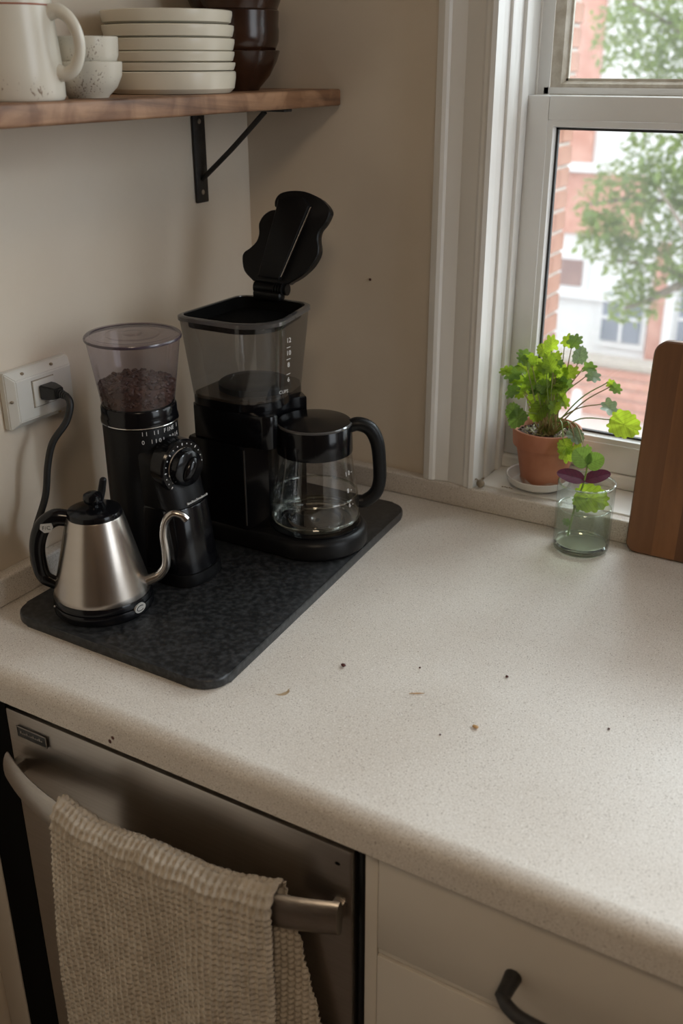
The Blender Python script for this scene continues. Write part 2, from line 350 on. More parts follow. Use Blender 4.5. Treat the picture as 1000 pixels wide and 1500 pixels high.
# ------------------------------------------------------------------ room shell
RX, RY, RZ = 2.2, -3.2, 2.45
WX0, WX1, WZ0, WZ1 = .388, 1.21, .945, 2.06           # opening of the visible window
b_ = B(); box(b_, -.12, RX + .12, RY - .12, .2, -.1, 0); struct('floor', b_, M['floor'])
b_ = B(); box(b_, -.12, RX + .12, RY - .12, .2, RZ, RZ + .1); struct('ceiling', b_, M['ceil'])
b_ = B(); box(b_, -.12, 0, RY, 0.2, 0, RZ); struct('wall_left', b_, M['wall'])
b_ = B()
for y0, y1, z0, z1 in ((RY, -.76, 0, RZ), (-.76, -.015, 0, .98), (-.76, -.015, 2.4, RZ), (-.015, .2, 0, RZ)): box(b_, RX, RX + .12, y0, y1, z0, z1)
struct('wall_right', b_, M['wall_far'])
b_ = B(); box(b_, 0, RX, RY - .12, RY, 0, RZ); struct('wall_front', b_, M['wall_far'])
b_ = B()
for x0, x1, z0, z1 in ((0, WX0, 0, RZ), (WX0, WX1, 0, WZ0 - .02), (WX0, WX1, WZ1, RZ), (WX1, RX, 0, RZ)):
    box(b_, x0, x1, 0, .2, z0, z1)
struct('wall_back', b_, M['wall'])

# ------------------------------------------------------------------ window_1 : cased double-hung window
win = bpy.data.objects.new('window_1', None); C.objects.link(win); win.location = (.8, .08, .945); win['kind'] = 'structure'
win['label'] = 'white double-hung window with hazy panes over the counter'
# left and right casing: fluted moulding profile (x, y) extruded upwards
prof = [(.390, 0), (.390, -.020), (.384, -.0215), (.380, -.0195), (.376, -.0195), (.372, -.0165), (.368, -.016), (.352, -.0135), (.347, -.012), (.343, -.0135), (.328, -.016), (.325, -.019), (.320, -.0205), (.315, -.0195), (.310, -.018), (.310, 0)]
b_ = B(); prism(b_, prof, .9435, 2.15); obj('casing', b_, M['trim'], win, ang=20)
b_ = B(); prism(b_, [(2 * .799 - x, y) for x, y in prof], .9435, 2.15); obj('casing', b_, M['trim'], win, ang=20)
b_ = B(); box(b_, .30, 1.30, -.02, 0, 2.06, 2.15, .003); obj('head_casing', b_, M['trim'], win)
for sx in (0, 1):
    f = (lambda x: x) if not sx else (lambda x: 1.598 - x)
    b_ = B()
    for x0, x1, y0, y1 in ((.380, .3885, 0, .2), (.3880, .3925, .022, .044), (.3880, .3905, .044, .070), (.3880, .3955, .062, .084), (.3880, .3915, .1255, .2)):
        a, c = sorted((f(x0), f(x1))); box(b_, a, c, y0, y1, .945, 2.06, .0012, 2)
    obj('jamb', b_, M['trim'], win)
b_ = B(); box(b_, .388, 1.21, 0, .2, 2.05, 2.06); obj('head_jamb', b_, M['trim'], win)
b_ = B(); box(b_, .3905, 1.2075, -.0005, .20, .925, .945, .002); obj('sill', b_, M['trim'], win)
b_ = B(); box(b_, .3905, 1.2075, .079, .16, .945, .966, .004, 3); obj('sill_stop', b_, M['trim'], win)
# sashes
def sash(name, y0, y1, z0, z1, xl, st, top, bot, bead, mat_bead):
    s = bpy.data.objects.new(name, None); C.objects.link(s); s.parent = win; s.location = Vector(((xl + 1.598 - xl) / 2, y0, z0)) - win.location
    x0, x1 = xl, 1.598 - xl
    for a, c in ((x0, x0 + st), (x1 - st, x1)):
        b = B(); box(b, a, c, y0, y1, z0, z1, .0018); obj('stile', b, M['sash'], s)
    b = B(); box(b, x0 + st, x1 - st, y0, y1, z1 - top, z1, .0018); obj('rail', b, M['sash'], s)
    b = B(); box(b, x0 + st, x1 - st, y0, y1, z0, z0 + bot, .0018); obj('rail', b, M['sash'], s)
    # mitred glazing bead
    gx0, gx1, gz0, gz1 = x0 + st, x1 - st, z0 + bot, z1 - top
    b = B(); yo, yi = y0 + .0005, y0 + .011
    o = [(gx0, yo, gz0), (gx1, yo, gz0), (gx1, yo, gz1), (gx0, yo, gz1)]
    mid = [(gx0 + bead * .8, yo + .001, gz0 + bead * .8), (gx1 - bead * .8, yo + .001, gz0 + bead * .8), (gx1 - bead * .8, yo + .001, gz1 - bead * .8), (gx0 + bead * .8, yo + .001, gz1 - bead * .8)]
    i = [(gx0 + bead, yi, gz0 + bead), (gx1 - bead, yi, gz0 + bead), (gx1 - bead, yi, gz1 - bead), (gx0 + bead, yi, gz1 - bead)]
    i2 = [(p[0], yi + .008, p[2]) for p in i]
    loft(b, [o, mid, i, i2], False, False); obj('glazing_bead', b, mat_bead, s, ang=15)
    b = B()
    g = .003
    for a in ((gx0 + bead, gx0 + bead + g, gz0 + bead, gz1 - bead), (gx1 - bead - g, gx1 - bead, gz0 + bead, gz1 - bead), (gx0 + bead, gx1 - bead, gz0 + bead, gz0 + bead + g), (gx0 + bead, gx1 - bead, gz1 - bead - g, gz1 - bead)):
        box(b, a[0], a[1], yi, yi + .006, a[2], a[3])
    obj('glazing_gasket', b, M['gasket'] if name == 'lower_sash' else M['putty'], s)
    b = B(); box(b, gx0 + bead - .002, gx1 - bead + .002, yi + .006, yi + .009, gz0 + bead - .002, gz1 - bead + .002); obj('pane', b, M['pane'], s, smooth=False)
    return s
sash('lower_sash', .085, .125, .967, 1.469, .3905, .034, .030, .042, .009, M['sash'])
sash('upper_sash', .127, .160, 1.440, 2.05, .3905, .018, .036, .028, .018, M['putty'])
b_ = B(); box(b_, .4005, 1.198, .127, .1275, 1.470, 1.478); obj('meeting_strip', b_, M['sash'], win)
# second window, in the right wall out of frame: plain frame only
w2 = bpy.data.objects.new('window_2', None); C.objects.link(w2); w2.location = (RX + .06, -.41, .98); w2['kind'] = 'structure'; w2['label'] = 'second white framed window in the right wall'
for y0, y1, z0, z1 in ((-.76, -.72, .98, 2.4), (-.035, -.015, .98, 2.4), (-.72, -.035, .98, 1.02), (-.72, -.035, 2.36, 2.4)):
    b_ = B(); box(b_, RX + .04, RX + .09, y0, y1, z0, z1, .002); obj('frame', b_, M['sash'], w2)

# ------------------------------------------------------------------ countertop
ct = thing('countertop', (.6, -.35, .868), 'speckled cream laminate countertop with rounded front edge', 'countertop')
b_ = B()
pf = []  # profile (y, z) front lip
for i in range(9):
    a = pi / 2 + (pi / 2) * i / 8; pf.append((-.655 + .017 * cos(a), .893 + .017 * sin(a)))
ring = [(-.0015, .868), (-.0015, .910)] + pf + [(-.672, .8705), (-.6695, .868), (-.60, .868)]
loft(b_, [[(.0015, y, z) for y, z in ring], [(1.25, y, z) for y, z in ring]])
obj('worktop', b_, M['counter'], ct)
b_ = B(); box(b_, .0205, 1.25, -.0205, -.001, .910, .943, .003, 3); obj('backsplash', b_, M['counter'], ct)
b_ = B(); box(b_, .001, .0205, -.662, -.001, .910, .946, .003, 3); obj('backsplash', b_, M['counter'], ct)
# crescent coffee stain and edge chips
b_ = B(); c0 = Vector((.4085, -.5475)); o1 = []; o2 = []
for i in range(17):
    a = R(-125 + 175 * i / 16); k = sin(pi * i / 16)
    o1.append((c0.x + .0085 * cos(a + .2), c0.y + .0085 * sin(a + .2), .9102)); o2.append((c0.x + (.0085 - .0048 * k - .0002) * cos(a + .2), c0.y + (.0085 - .0048 * k - .0002) * sin(a + .2), .9102))
loft(b_, [o1, o2], False, False, closed=False); obj('stain_mark', b_, M['stain'], ct, label='brown crescent coffee stain')
b_ = B(); ell(b_, (.285, -.672, .884), (.0022, .0008, .0022)); ell(b_, (.2805, -.672, .878), (.0022, .0008, .0026)); obj('chip_mark', b_, M['crumb'], ct, label='two dark chips in the front edge')

# ------------------------------------------------------------------ dishwasher with bowed handle
dw = thing('dishwasher', (.33, -.40, 0), 'dark stainless steel dishwasher with bowed bar handle under the counter', 'dishwasher')
b_ = B(); box(b_, .106, .553, -.634, -.05, .10, .855); obj('body', b_, M['void'], dw, smooth=False)
b_ = B(); box(b_, .103, .556, -.655, -.635, .13, .846, .0025); obj('door', b_, M['dwsteel'], dw)
b_ = B(); box(b_, .558, .567, -.648, -.60, .10, .858, .003); obj('door_gasket', b_, M['blackm'], dw)
b_ = B(); box(b_, .10, .567, -.625, -.60, .846, .866); obj('top_gap_strip', b_, M['void'], dw)
b_ = B(); box(b_, .106, .553, -.60, -.57, 0, .10); obj('kick_plate', b_, M['void'], dw)
def bow(s): return -.668 - .040 * (1 - abs(s) ** 2.6)
b_ = B(); rings = []
for i in range(41):
    s = -1 + 2 * i / 40; x = .3310 + .2200 * s; y = bow(s); ring = []
    for k in range(16):
        a = 2 * pi * k / 16; dy = .0085 * cos(a); dz = .0205 * sin(a)
        if dy > 0: dy *= .5
        ring.append((x, y + dy, .776 + dz))
    rings.append(ring)
loft(b_, rings); hb = obj('handle', b_, M['dwsteel'], dw)
for x in (.119, .543):
    b_ = B(); box(b_, x - .006, x + .006, -.668, -.654, .766, .784, .002); obj('handle_post', b_, M['dwsteel'], hb)
bd = B(); box(bd, .121, .166, -.6572, -.6548, .815, .829, .0006); bdg = obj('badge', bd, M['gasket'], dw, label='dark rectangular maker badge with pale rim')
b_ = B()
for x0, x1, z0, z1 in ((.121, .166, .8285, .8295), (.121, .166, .8145, .8155), (.1205, .1215, .8145, .8295), (.1655, .1665, .8145, .8295)): box(b_, x0, x1, -.6578, -.6568, z0, z1)
obj('badge_rim', b_, M['dwsteel'], bdg)
b_ = B(); 
for k in range(11): box(b_, .126 + k * .0032, .126 + k * .0032 + .0018, -.6577, -.657, .8205, .8205 + .002 + .0015 * ((k * 7) % 3 == 0))
obj('badge_lettering', b_, M['dwsteel'], bdg)
b_ = B(); ell(b_, (.5405, -.6553, .827), (.003, .0008, .0018)); obj('vent_mark', b_, M['void'], dw)

# filler strip left of the dishwasher
fp = B(); box(fp, .002, .043, -.655, -.637, 0, .866, .001); tag(obj('filler_panel', fp, M['cab'], origin=(.02, -.646, 0)), 'narrow off-white filler panel left of the dishwasher', 'panel')
fp = B(); box(fp, .044, .1015, -.6535, -.60, 0, .866); o = obj('gap_shade_panel', fp, M['void'], origin=(.07, -.61, 0), smooth=False); tag(o, 'black panel painted as the shaded gap between filler panel and dishwasher door', 'panel')  # flush black panel painted in for the shade of the gap

# ------------------------------------------------------------------ waffle towel
def towel():
    # path in (y offset from bar, z): back layer up, over the bar, down the front
    L_back, L_front, r = .245, .40, .0165
    arc = pi * r; total = L_back + arc + L_front
    nx, nv = 300, 520; x0, x1 = .232, .4985
    cell = .0076; vs = []; fs = []
    for j in range(nv + 1):
        sL = total * j / nv
        for i in range(nx + 1):
            u = i / nx
            flare = 0
            if sL < L_back: t = L_back - sL
            elif sL > L_back + arc: t = sL - L_back - arc
            else: t = 0
            x = x0 + (x1 - x0) * u
            sb = (x - .3285) / .2225; yb = bow(sb); zb = .782
            # sag of the top edge in the middle
            fold = .006 * sin(u * 9 + .6) * min(1, t / .08) + .004 * sin(u * 17 + t * 9) * min(1, t / .15)
            if sL < L_back:
                y = yb + r * .55 + .002 + fold * .3; z = zb - t; x += .062 * max(0, u - .55) * t / .2 * 1.6; nrm = Vector((0, 1, 0)); y = min(y, -.6645)
            elif sL > L_back + arc:
                y = yb - r - fold * .9 - .03 * t * .3; z = zb - t; x += -.006 * t / .3 + (u - .5) * .03 * t; nrm = Vector((0, -1, 0))
            else:
                a = (sL - L_back) / r; y = yb + r * cos(a) * (.55 if cos(a) > 0 else 1); z = zb + r * 1.35 * sin(a) + .0035 * sin(a) * sin(u * 11 + 2.2) - .002 * sin(a) * sin(u * 5); nrm = Vector((0, cos(a), sin(a)))
            wob = .0012 * sin(j * .013 + 3) + .0009 * sin(u * 23 + j * .02)
            cu = (x + wob) / cell * pi; cv = (sL + .0011 * sin(u * 31)) / cell * pi
            hgt = .0050 * (1 - (abs(sin(cu)) ** .6) * (abs(sin(cv)) ** .6))
            p = Vector((x, y, z)) + nrm * (hgt + .0004 * sin(u * 50 + j * .1))
            vs.append(p)
    W = nx + 1
    for j in range(nv):
        for i in range(nx):
            a = j * W + i; fs.append((a, a + 1, a + W + 1, a + W))
    org = Vector((.365, -.70, .79)); me = bpy.data.meshes.new('dish_towel'); me.from_pydata([v - org for v in vs], [], fs)
    o = link('dish_towel', me, M['towel'], ang=180); o.location = org
    sm = o.modifiers.new('thickness', 'SOLIDIFY'); sm.thickness = .0012; sm.offset = -1
    return tag(o, 'oatmeal waffle-weave dish towel draped over the dishwasher handle', 'towel')
towel()

# ------------------------------------------------------------------ base cabinet with drawers
cb = thing('base_cabinet', (.9, -.35, 0), 'cream base cabinet with flat drawer fronts right of the dishwasher', 'cabinet')
b_ = B()
for x0, x1 in ((.569, .5825), (.977, .991), (1.225, 1.24)): box(b_, x0, x1, -.653, -.60, .1, .868, .0008)
box(b_, .5825, 1.225, -.640, -.60, .1, .866); box(b_, .5845, .9755, -.6545, -.639, .7380, .7436, .0006); box(b_, .57, 1.24, -.60, -.03, .0, .866)
obj('carcass', b_, M['cab'], cb)
def drawer(z0, z1, handle):
    b = B(); box(b, .5845, .9755, -.657, -.640, z0, z1, .0015); d = obj('drawer', b, M['cab'], cb)
    if handle:
        zc = .787; h = B()
        x0, x1 = .7185, .8435
        tube(h, [(x0, -.656, zc), (x0, -.669, zc), (x0 - .0005, -.681, zc - .001)], [.0082, .0070, .0066], 12, 4)
        tube(h, [(x1, -.656, zc), (x1, -.669, zc), (x1 + .0005, -.681, zc - .001)], [.0082, .0070, .0066], 12, 4)
        tube(h, [(x0 - .003, -.677, zc - .001), (x0 + .008, -.687, zc - .002), (x0 + .03, -.692, zc - .003), (x1 - .03, -.692, zc - .003), (x1 - .008, -.687, zc - .002), (x1 + .003, -.677, zc - .001)], .0060, 12, 8)
        obj('handle', h, M['iron'], d)
drawer(.7455, .862, True); drawer(.52, .7365, False); drawer(.12, .512, False)
b_ = B(); box(b_, .9925, 1.2235, -.657, -.640, .12, .862, .0015); obj('door', b_, M['cab'], cb)

# ------------------------------------------------------------------ slate board
ang0 = 0
sb = B(); pts = []
cn = [(.053, -.588), (.356, -.592), (.316, -.078), (.047, -.078)]
def round_poly(P, r, k=7):
    out = []
    rr = r
    for i in range(len(P)):
        r = rr[i] if isinstance(rr, (tuple, list)) else rr
        p = Vector(P[i]); a = (Vector(P[i - 1]) - p).normalized(); c = (Vector(P[(i + 1) % len(P)]) - p).normalized()
        ha = a.angle(c) / 2; dist = r / math.tan(ha); ctr = p + (a + c).normalized() * (r / sin(ha))
        s = p + a * dist - ctr; e = p + c * dist - ctr
        for j in range(k + 1):
            v = (s * (1 - j / k) + e * (j / k)).normalized() * r; out.append(tuple(ctr + v))
    return out
prism(sb, round_poly(cn, .028), .9105, .9225, .0028, 3)
tag(obj('slate_board', sb, M['slate'], origin=(.19, -.33, .9105)), 'black slate board under the coffee machines', 'board')
ZS = .9228

# ------------------------------------------------------------------ kettle
KX, KY = .1365, -.5175
kt = thing('electric_kettle', (KX, KY, ZS), 'brushed steel gooseneck kettle with black lid and handle', 'kettle')
b_ = B(); lathe(b_, [(0, ZS), (.0560, ZS), (.0578, ZS + .003), (.0580, ZS + .010), (.0572, ZS + .0125), (.0560, ZS + .0128)], KX, KY, 64, True); lathe(b_, [(.0560, ZS + .0132), (.0570, ZS + .014), (.0568, ZS + .020), (.0560, ZS + .0215), (0, ZS + .0215)], KX, KY, 64)
obj('power_base', b_, M['black'], kt)
b_ = B(); lathe(b_, [(.0, .9440), (.0555, .9440), (.0558, .9450), (.0545, .951), (.0325, 1.0385), (.0318, 1.0400), (.0300, 1.0402), (.0295, 1.039)], KX, KY, 72); obj('body', b_, M['steel'], kt)
b_ = B(); lathe(b_, [(.0312, 1.0395), (.0313, 1.0425), (.0300, 1.0455), (.024, 1.0478), (.012, 1.0490), (0, 1.0492)], KX, KY, 56); lid = obj('lid', b_, M['black'], kt)
b_ = B(); lathe(b_, [(.0058, 1.048), (.0055, 1.052), (.0100, 1.0555), (.0112, 1.0595), (.0102, 1.0640), (.006, 1.0665), (0, 1.0670)], KX, KY, 32); obj('knob', b_, M['black'], lid)
b_ = B(); tube(b_, [(KX - .004, KY + .014, 1.048), (KX - .006, KY + .021, 1.060), (KX - .004, KY + .023, 1.073)], [.004, .0045, .0040], 10); ell(b_, (KX - .004, KY + .023, 1.073), (.004, .004, .003)); obj('lid_thumb_tab', b_, M['blackm'], lid)
# handle goes towards image left
hd = Vector((-.80, -.60, 0)).normalized(); kc = Vector((KX, KY, 0))
def kp(r, z): return kc + hd * r + Vector((0, 0, z))
b_ = B(); tube(b_, [kp(.030, 1.036), kp(.045, 1.037), kp(.060, 1.026), kp(.0680, 1.005), kp(.0690, .983), kp(.0655, .963), kp(.052, .953)], [.010, .0105, .0100, .0092, .0088, .0085, .008], 14, 8, flat=.85, up=(-hd.y, hd.x, 0)); kh = obj('handle', b_, M['black'], kt)
side = Vector((.60, -.80, 0))
pc = kp(.0535, 1.0295) + side * .0092
b_ = B(); mt = frame_mtx(pc, -hd, (0, 0, 1))
vs = [(-.0062, .0045), (.0062, .0055), (.0075, 0), (.0045, -.0055), (-.003, -.0058), (-.0075, -.001)]
loft(b_, [[mt @ Vector((x, y, 0)) for x, y in vs], [mt @ Vector((x, y, .0016)) for x, y in vs]]); sw = obj('switch_badge', b_, M['badge'], kh, label='small pale temperature badge')
b_ = B(); text_bm(b_, 'F/C', .0065, mt @ Matrix.Translation((0, 0, .0017))); obj('lettering', b_, M['inkdark'], sw)
# gooseneck spout
sd = Vector((.86, .51, 0)).normalized()
def spt(r, z): return kc + sd * r + Vector((0, 0, z))
b_ = B(); tube(b_, [spt(.046, .951), spt(.056, .955), spt(.068, .961), spt(.0765, .974), spt(.0775, .992), spt(.0765, 1.012), spt(.080, 1.030), spt(.089, 1.0395), spt(.099, 1.0375), spt(.1045, 1.0320)], [.0085, .0068, .0058, .0054, .0051, .0048, .0046, .0045, .0046, .0048], 16, 8); sp_ = obj('spout', b_, M['steel_spout'], kt)
b_ = B(); e = spt(.1047, 1.0318); d_ = (spt(.1045, 1.032) - spt(.099, 1.0375)).normalized()
rot = d_.to_track_quat('Z', 'Y').to_matrix().to_4x4()
vs = bmesh.ops.create_cone(b_, cap_ends=True, segments=16, radius1=.0040, radius2=.0040, depth=.0008)['verts']; bmesh.ops.transform(b_, matrix=Matrix.Translation(e) @ rot, verts=vs); obj('spout_mouth', b_, M['void'], sp_)
b_ = B(); bp_ = kc + Vector((.0564 * cos(R(-2)), .0564 * sin(R(-2)), .9345)); mt = frame_mtx(bp_ + Vector((cos(R(-2)), sin(R(-2)), 0)) * .0010, (sin(R(2)), cos(R(2)), 0), (0, 0, 1))
loft(b_, [[mt @ Vector((.0085 * cos(2 * pi * i / 24), .0058 * sin(2 * pi * i / 24), z)) for i in range(24)] for z in (-.001, .0012)]); ob = obj('oval_badge', b_, M['badge'], kt, label='pale oval badge on the kettle foot')
b_ = B(); tube(b_, [mt @ Vector((.0055 * cos(a), .0032 * sin(a), .0014)) for a in [R(40 + 28 * i) for i in range(11)]], .0005, 6, 2); obj('emblem', b_, M['inkdark'], ob)
b_ = B(); ell(b_, kc + Vector((-.030, -.0495, .9345)), (.0012, .0012, .0012)); obj('pilot_light', b_, M['ink'], kt)

# ------------------------------------------------------------------ coffee grinder
GX, GY = .115, -.405
gr = thing('coffee_grinder', (GX, GY, ZS), 'black burr coffee grinder with smoky bean hopper behind the kettle', 'grinder')
b_ = B(); lathe(b_, [(0, ZS), (.0435, ZS), (.0450, ZS + .004), (.0450, 1.112), (.0440, 1.1165), (.043, 1.117), (0, 1.117)], GX, GY, 64); obj('body', b_, M['blackm'], gr)
def dshape(x0, xe, hw, z, k=12, bulge=.026):
    out = [(x0, GY + hw, z)]
    out = [(x0, GY - hw, z)]
    for i in range(k + 1):
        a = -pi / 2 + pi * i / k; ca, sa = cos(a), sin(a)
        out.append((xe - bulge + bulge * abs(ca) ** .8 * (1 if ca >= 0 else -1), GY + hw * sa, z))
    out.append((x0, GY + hw, z)); return out
b_ = B(); loft(b_, [dshape(GX, .2085, .0385, ZS), dshape(GX, .2100, .0395, ZS + .004), dshape(GX, .2080, .0390, ZS + .016)]); obj('foot', b_, M['blackm'], gr)
b_ = B(); loft(b_, [dshape(GX, .2060, .0375, ZS + .0165), dshape(GX, .1960, .0365, 1.020), dshape(GX, .1950, .0355, 1.022)]); gb = obj('grounds_bin', b_, M['smoke'] if 0 else M['black'], gr)
b_ = B(); loft(b_, [dshape(GX, .1935, .0355, 1.0225), dshape(GX, .1800, .0370, 1.075), dshape(GX, .1660, .0370, 1.0880, bulge=.03), dshape(GX, .150, .034, 1.0955, bulge=.03)]); obj('front_housing', b_, M['blackm'], gr)
b_ = B(); lathe(b_, [(.0432, 1.117), (.0458, 1.118), (.0465, 1.122), (.0455, 1.1255), (.0452, 1.128), (.0452, 1.136), (.0440, 1.1385), (.0425, 1.1385)], GX, GY, 64); obj('collar', b_, M['black'], gr)
b_ = B(); lathe(b_, [(.0462, 1.1182), (.0467, 1.1188), (.0462, 1.1196)], GX, GY, 64); obj('chrome_ring', b_, M['chrome'], gr)
b_ = B(); lathe(b_, [(.0405, 1.137), (.0435, 1.139), (.0545, 1.2160), (.0550, 1.2165)], GX, GY, 64); obj('hopper', b_, M['smoke'], gr)
b_ = B(); lathe(b_, [(.0550, 1.2165), (.0562, 1.2172), (.0562, 1.2205), (.0545, 1.2220), (.0500, 1.2222), (.0490, 1.2212), (.032, 1.2212), (.031, 1.2222), (.012, 1.2222), (.0105, 1.2235), (0, 1.2237)], GX, GY, 64); hl = obj('hopper_lid', b_, M['smoke_lid'], gr)
b_ = B(); lathe(b_, [(.0552, 1.2163), (.0566, 1.2170), (.0568, 1.2188), (.0562, 1.2200)], GX, GY, 64); obj('lid_edge', b_, mat('smoky plum edge', (.055, .04, .055), .2, spec=.8, bump=.01, scale=50), hl)
# dial
ddir = Vector((cos(R(-8)), sin(R(-8)), .10)).normalized(); dc = Vector((.168, GY - .004, 1.070))
mt = frame_mtx(dc, Vector((-sin(R(-8)), cos(R(-8)), 0)), (0, 0, 1))
def disc(bm, mt, prof, n=48):
    loft(bm, [[mt @ Vector((r * cos(2 * pi * i / n), r * sin(2 * pi * i / n), z)) for i in range(n)] for r, z in prof])
b_ = B(); disc(b_, mt, [(.034, -.006), (.034, .012), (.032, .0145), (.012, .015)]); dl = obj('dial', b_, M['black'], gr)
b_ = B(); disc(b_, mt, [(.0235, .0140), (.0215, .024), (.0195, .0255), (.005, .026)]); box_mt = mt
obj('dial_knob', b_, M['black'], dl)
b_ = B(); v_ = ell(b_, (0, 0, 0), (.0085, .0165, .006), 16, 10); bmesh.ops.transform(b_, matrix=mt @ Matrix.Translation((0, 0, .0265)) @ Matrix.Rotation(R(-35), 4, 'Z'), verts=v_); obj('knob_grip', b_, M['black'], dl)
b_ = B()
loft(b_, [[mt @ Vector((r * cos(2 * pi * i / 48), r * sin(2 * pi * i / 48), z)) for i in range(48)] for r, z in ((.0243, .0150), (.0236, .0160), (.0230, .0152))], False, False); obj('chrome_ring', b_, M['chrome'], dl)
b_ = B()
for i in range(24):
    a = 2 * pi * i / 24; m4 = mt @ Matrix.Rotation(a, 4, 'Z') @ Matrix.Translation((.0288, 0, .0150))
    v_ = ell(b_, (0, 0, 0), (.0018 if i % 3 == 0 else .0009, .0009, .0005), 8, 5); bmesh.ops.transform(b_, matrix=m4, verts=v_)
for i in range(8):
    a = R(205 + i * 16); m4 = mt @ Matrix.Translation((.0330 * cos(a), .0330 * sin(a), .0152)) @ Matrix.Rotation(a + pi / 2, 4, 'Z')
obj('dial_marks', b_, M['ink'], dl)
# white print above dial and on the bin top
b_ = B()
def arc_text(bm, rows, zc, rad, a0, a1, size, cx=GX, cy=GY):
    for row, s in enumerate(rows):
        for i, ch in enumerate(s):
            if ch == ' ': continue
            a = a0 + (a1 - a0) * i / (len(s) - 1)
            p = Vector((cx + rad * cos(a), cy + rad * sin(a), zc - row * size * 1.45))
            text_bm(bm, ch, size, frame_mtx(p, (-sin(a), cos(a), 0), (0, 0, 1)))
arc_text(b_, ['11 11 FINE 1', '0 1101 2016'], 1.1125, .0453, R(-46), R(20), .0072)
obj('printed_marks', b_, M['ink'], gr)
b_ = B()
for i in range(13): 
    a = R(-38 + i * 4); p = Vector((.190 + .0030 * cos(a), GY + .045 * sin(a) + .012, 1.026)); box(b_, p.x - .0005, p.x + .0050 - .004, p.y, p.y + .0016, 1.0262, 1.0262 + .0016 + .0008 * (i % 3 == 0))
obj('bin_print', b_, M['ink'], gr)
# beans in the hopper
b_ = B(); lathe(b_, [(0, 1.1395), (.0405, 1.1395), (.0440, 1.163), (.020, 1.166), (0, 1.167)], GX, GY, 40)
rb = random.Random(3)
def bean(p):
    rot = Matrix.Rotation(rb.uniform(0, 6.28), 4, 'Z') @ Matrix.Rotation(rb.uniform(-.8, .8), 4, 'X') @ Matrix.Rotation(rb.uniform(-.8, .8), 4, 'Y')
    ell(b_, p, (.0049, .0035, .0026), 8, 5, rot)
for i in range(190):
    r = .0430 * math.sqrt(rb.random()); a = rb.uniform(0, 6.283); bean((GX + r * cos(a), GY + r * sin(a), 1.1645 + .003 * (1 - r / .043) + rb.uniform(-.001, .001)))
for i in range(210):
    z = rb.uniform(1.143, 1.164); r = .0405 + (z - 1.139) / .077 * .011 - .0022; a = rb.uniform(0, 6.283); bean((GX + r * cos(a), GY + r * sin(a), z))
o = obj('coffee_beans', b_, M['bean'], origin=(GX, GY, 1.1395)); tag(o, 'dark roasted coffee beans inside the smoky grinder hopper', 'beans', kind='stuff')

# ------------------------------------------------------------------ coffee maker
cm = thing('coffee_maker', (.19, -.245, ZS), 'black drip coffee maker with clear water tank and raised lid', 'coffee maker')
CX, CY = .2615, -.243
def base_ring(z, g=0):
    out = [(.112 - g, -.178 + g, z), (.105 - g, -.183 + g, z), (.105 - g, -.300 - g, z), (.113 - g, -.313 - g, z)]
    for i in range(25):
        a = -pi / 2 - .15 + (pi + .3) * i / 24; out.append((CX + (.069 + g) * cos(a), CY + (.069 + g) * sin(a), z))
    return out
b_ = B(); loft(b_, [base_ring(ZS, -.003), base_ring(ZS + .004), base_ring(ZS + .020), base_ring(ZS + .026, -.004), base_ring(ZS + .028, -.008)]); obj('base', b_, M['blackm'], cm)
b_ = B(); lathe(b_, [(.0595, ZS + .0265), (.0600, ZS + .0300), (.0580, ZS + .0305), (.0570, ZS + .0290), (0, ZS + .0290)], CX, CY, 48); obj('warming_plate', b_, M['black'], cm)
col = [(.108, -.180), (.108, -.306)]
for i in range(9): col.append((.108 + .09 * i / 8, -.3085))
RR = .0625
for i in range(13):
    a = R(229 - (229 - 133) * i / 12); col.append((CX + RR * cos(a), CY + RR * sin(a)))
col += [(.190, -.180)]
b_ = B(); prism(b_, col, ZS + .024, 1.064, .002); obj('column', b_, M['black'], cm)
b_ = B(); box(b_, .1955, .1975, -.3092, -.308, .955, 1.060); obj('column_edge_strip', b_, M['rim'], cm)
def tank_ring(g, z):
    return [(x, y, z) for x, y in round_poly([(.1015 - g, -.315 - g), (.2450 + g * 1.2, -.315 - g), (.2150 + g, -.168 + g), (.1015 - g, -.168 + g)], (.018, .046, .024, .020))]
hs = [(.111, -.178), (.111, -.298), (.118, -.3065)]
for i in range(5): hs.append((.2215 + .014 * sin(R(22.5 * i)), -.2920 - .014 * cos(R(22.5 * i))))
for i in range(13):
    a = R(240 - (240 - 133) * i / 12); hs.append((CX + .0525 * cos(a), CY + .0525 * sin(a)))
hs += [(.196, -.178)]
b_ = B(); prism(b_, hs, 1.0645, 1.1080, .0015); bh = obj('brew_housing', b_, M['black'], cm)
b_ = B(); loft(b_, [tank_ring(-.009, 1.1083), tank_ring(-.009, 1.1180)]); obj('housing_rim', b_, M['black'], bh)
b_ = B(); loft(b_, [tank_ring(-.0088, 1.1182), tank_ring(-.0002, 1.2175)], False, False); rs = obj('water_tank', b_, M['reserv'], cm, ang=60)
def ringsq(g, z): return tank_ring(g, z)
b_ = B(); loft(b_, [ringsq(-.002, 1.2172), ringsq(.0012, 1.2176), ringsq(.0012, 1.2222), ringsq(-.001, 1.2235), ringsq(-.004, 1.2235), ringsq(-.0045, 1.2205)], False, False); obj('tank_rim', b_, M['rim'], cm, ang=50)
b_ = B(); loft(b_, [ringsq(-.0048, 1.2160), ringsq(-.0048, 1.2225), ringsq(-.0065, 1.2225), ringsq(-.0080, 1.2080)], False, True); obj('inner_tray', b_, M['void'], cm)
b_ = B(); loft(b_, [tank_ring(-.0102, 1.1184), tank_ring(-.0102, 1.1220)]); obj('tank_floor', b_, mat('tank floor reflection brown', (.07, .05, .035), .2, bump=.02, scale=60), cm)  # brown reflection of the counter painted into the tank floor
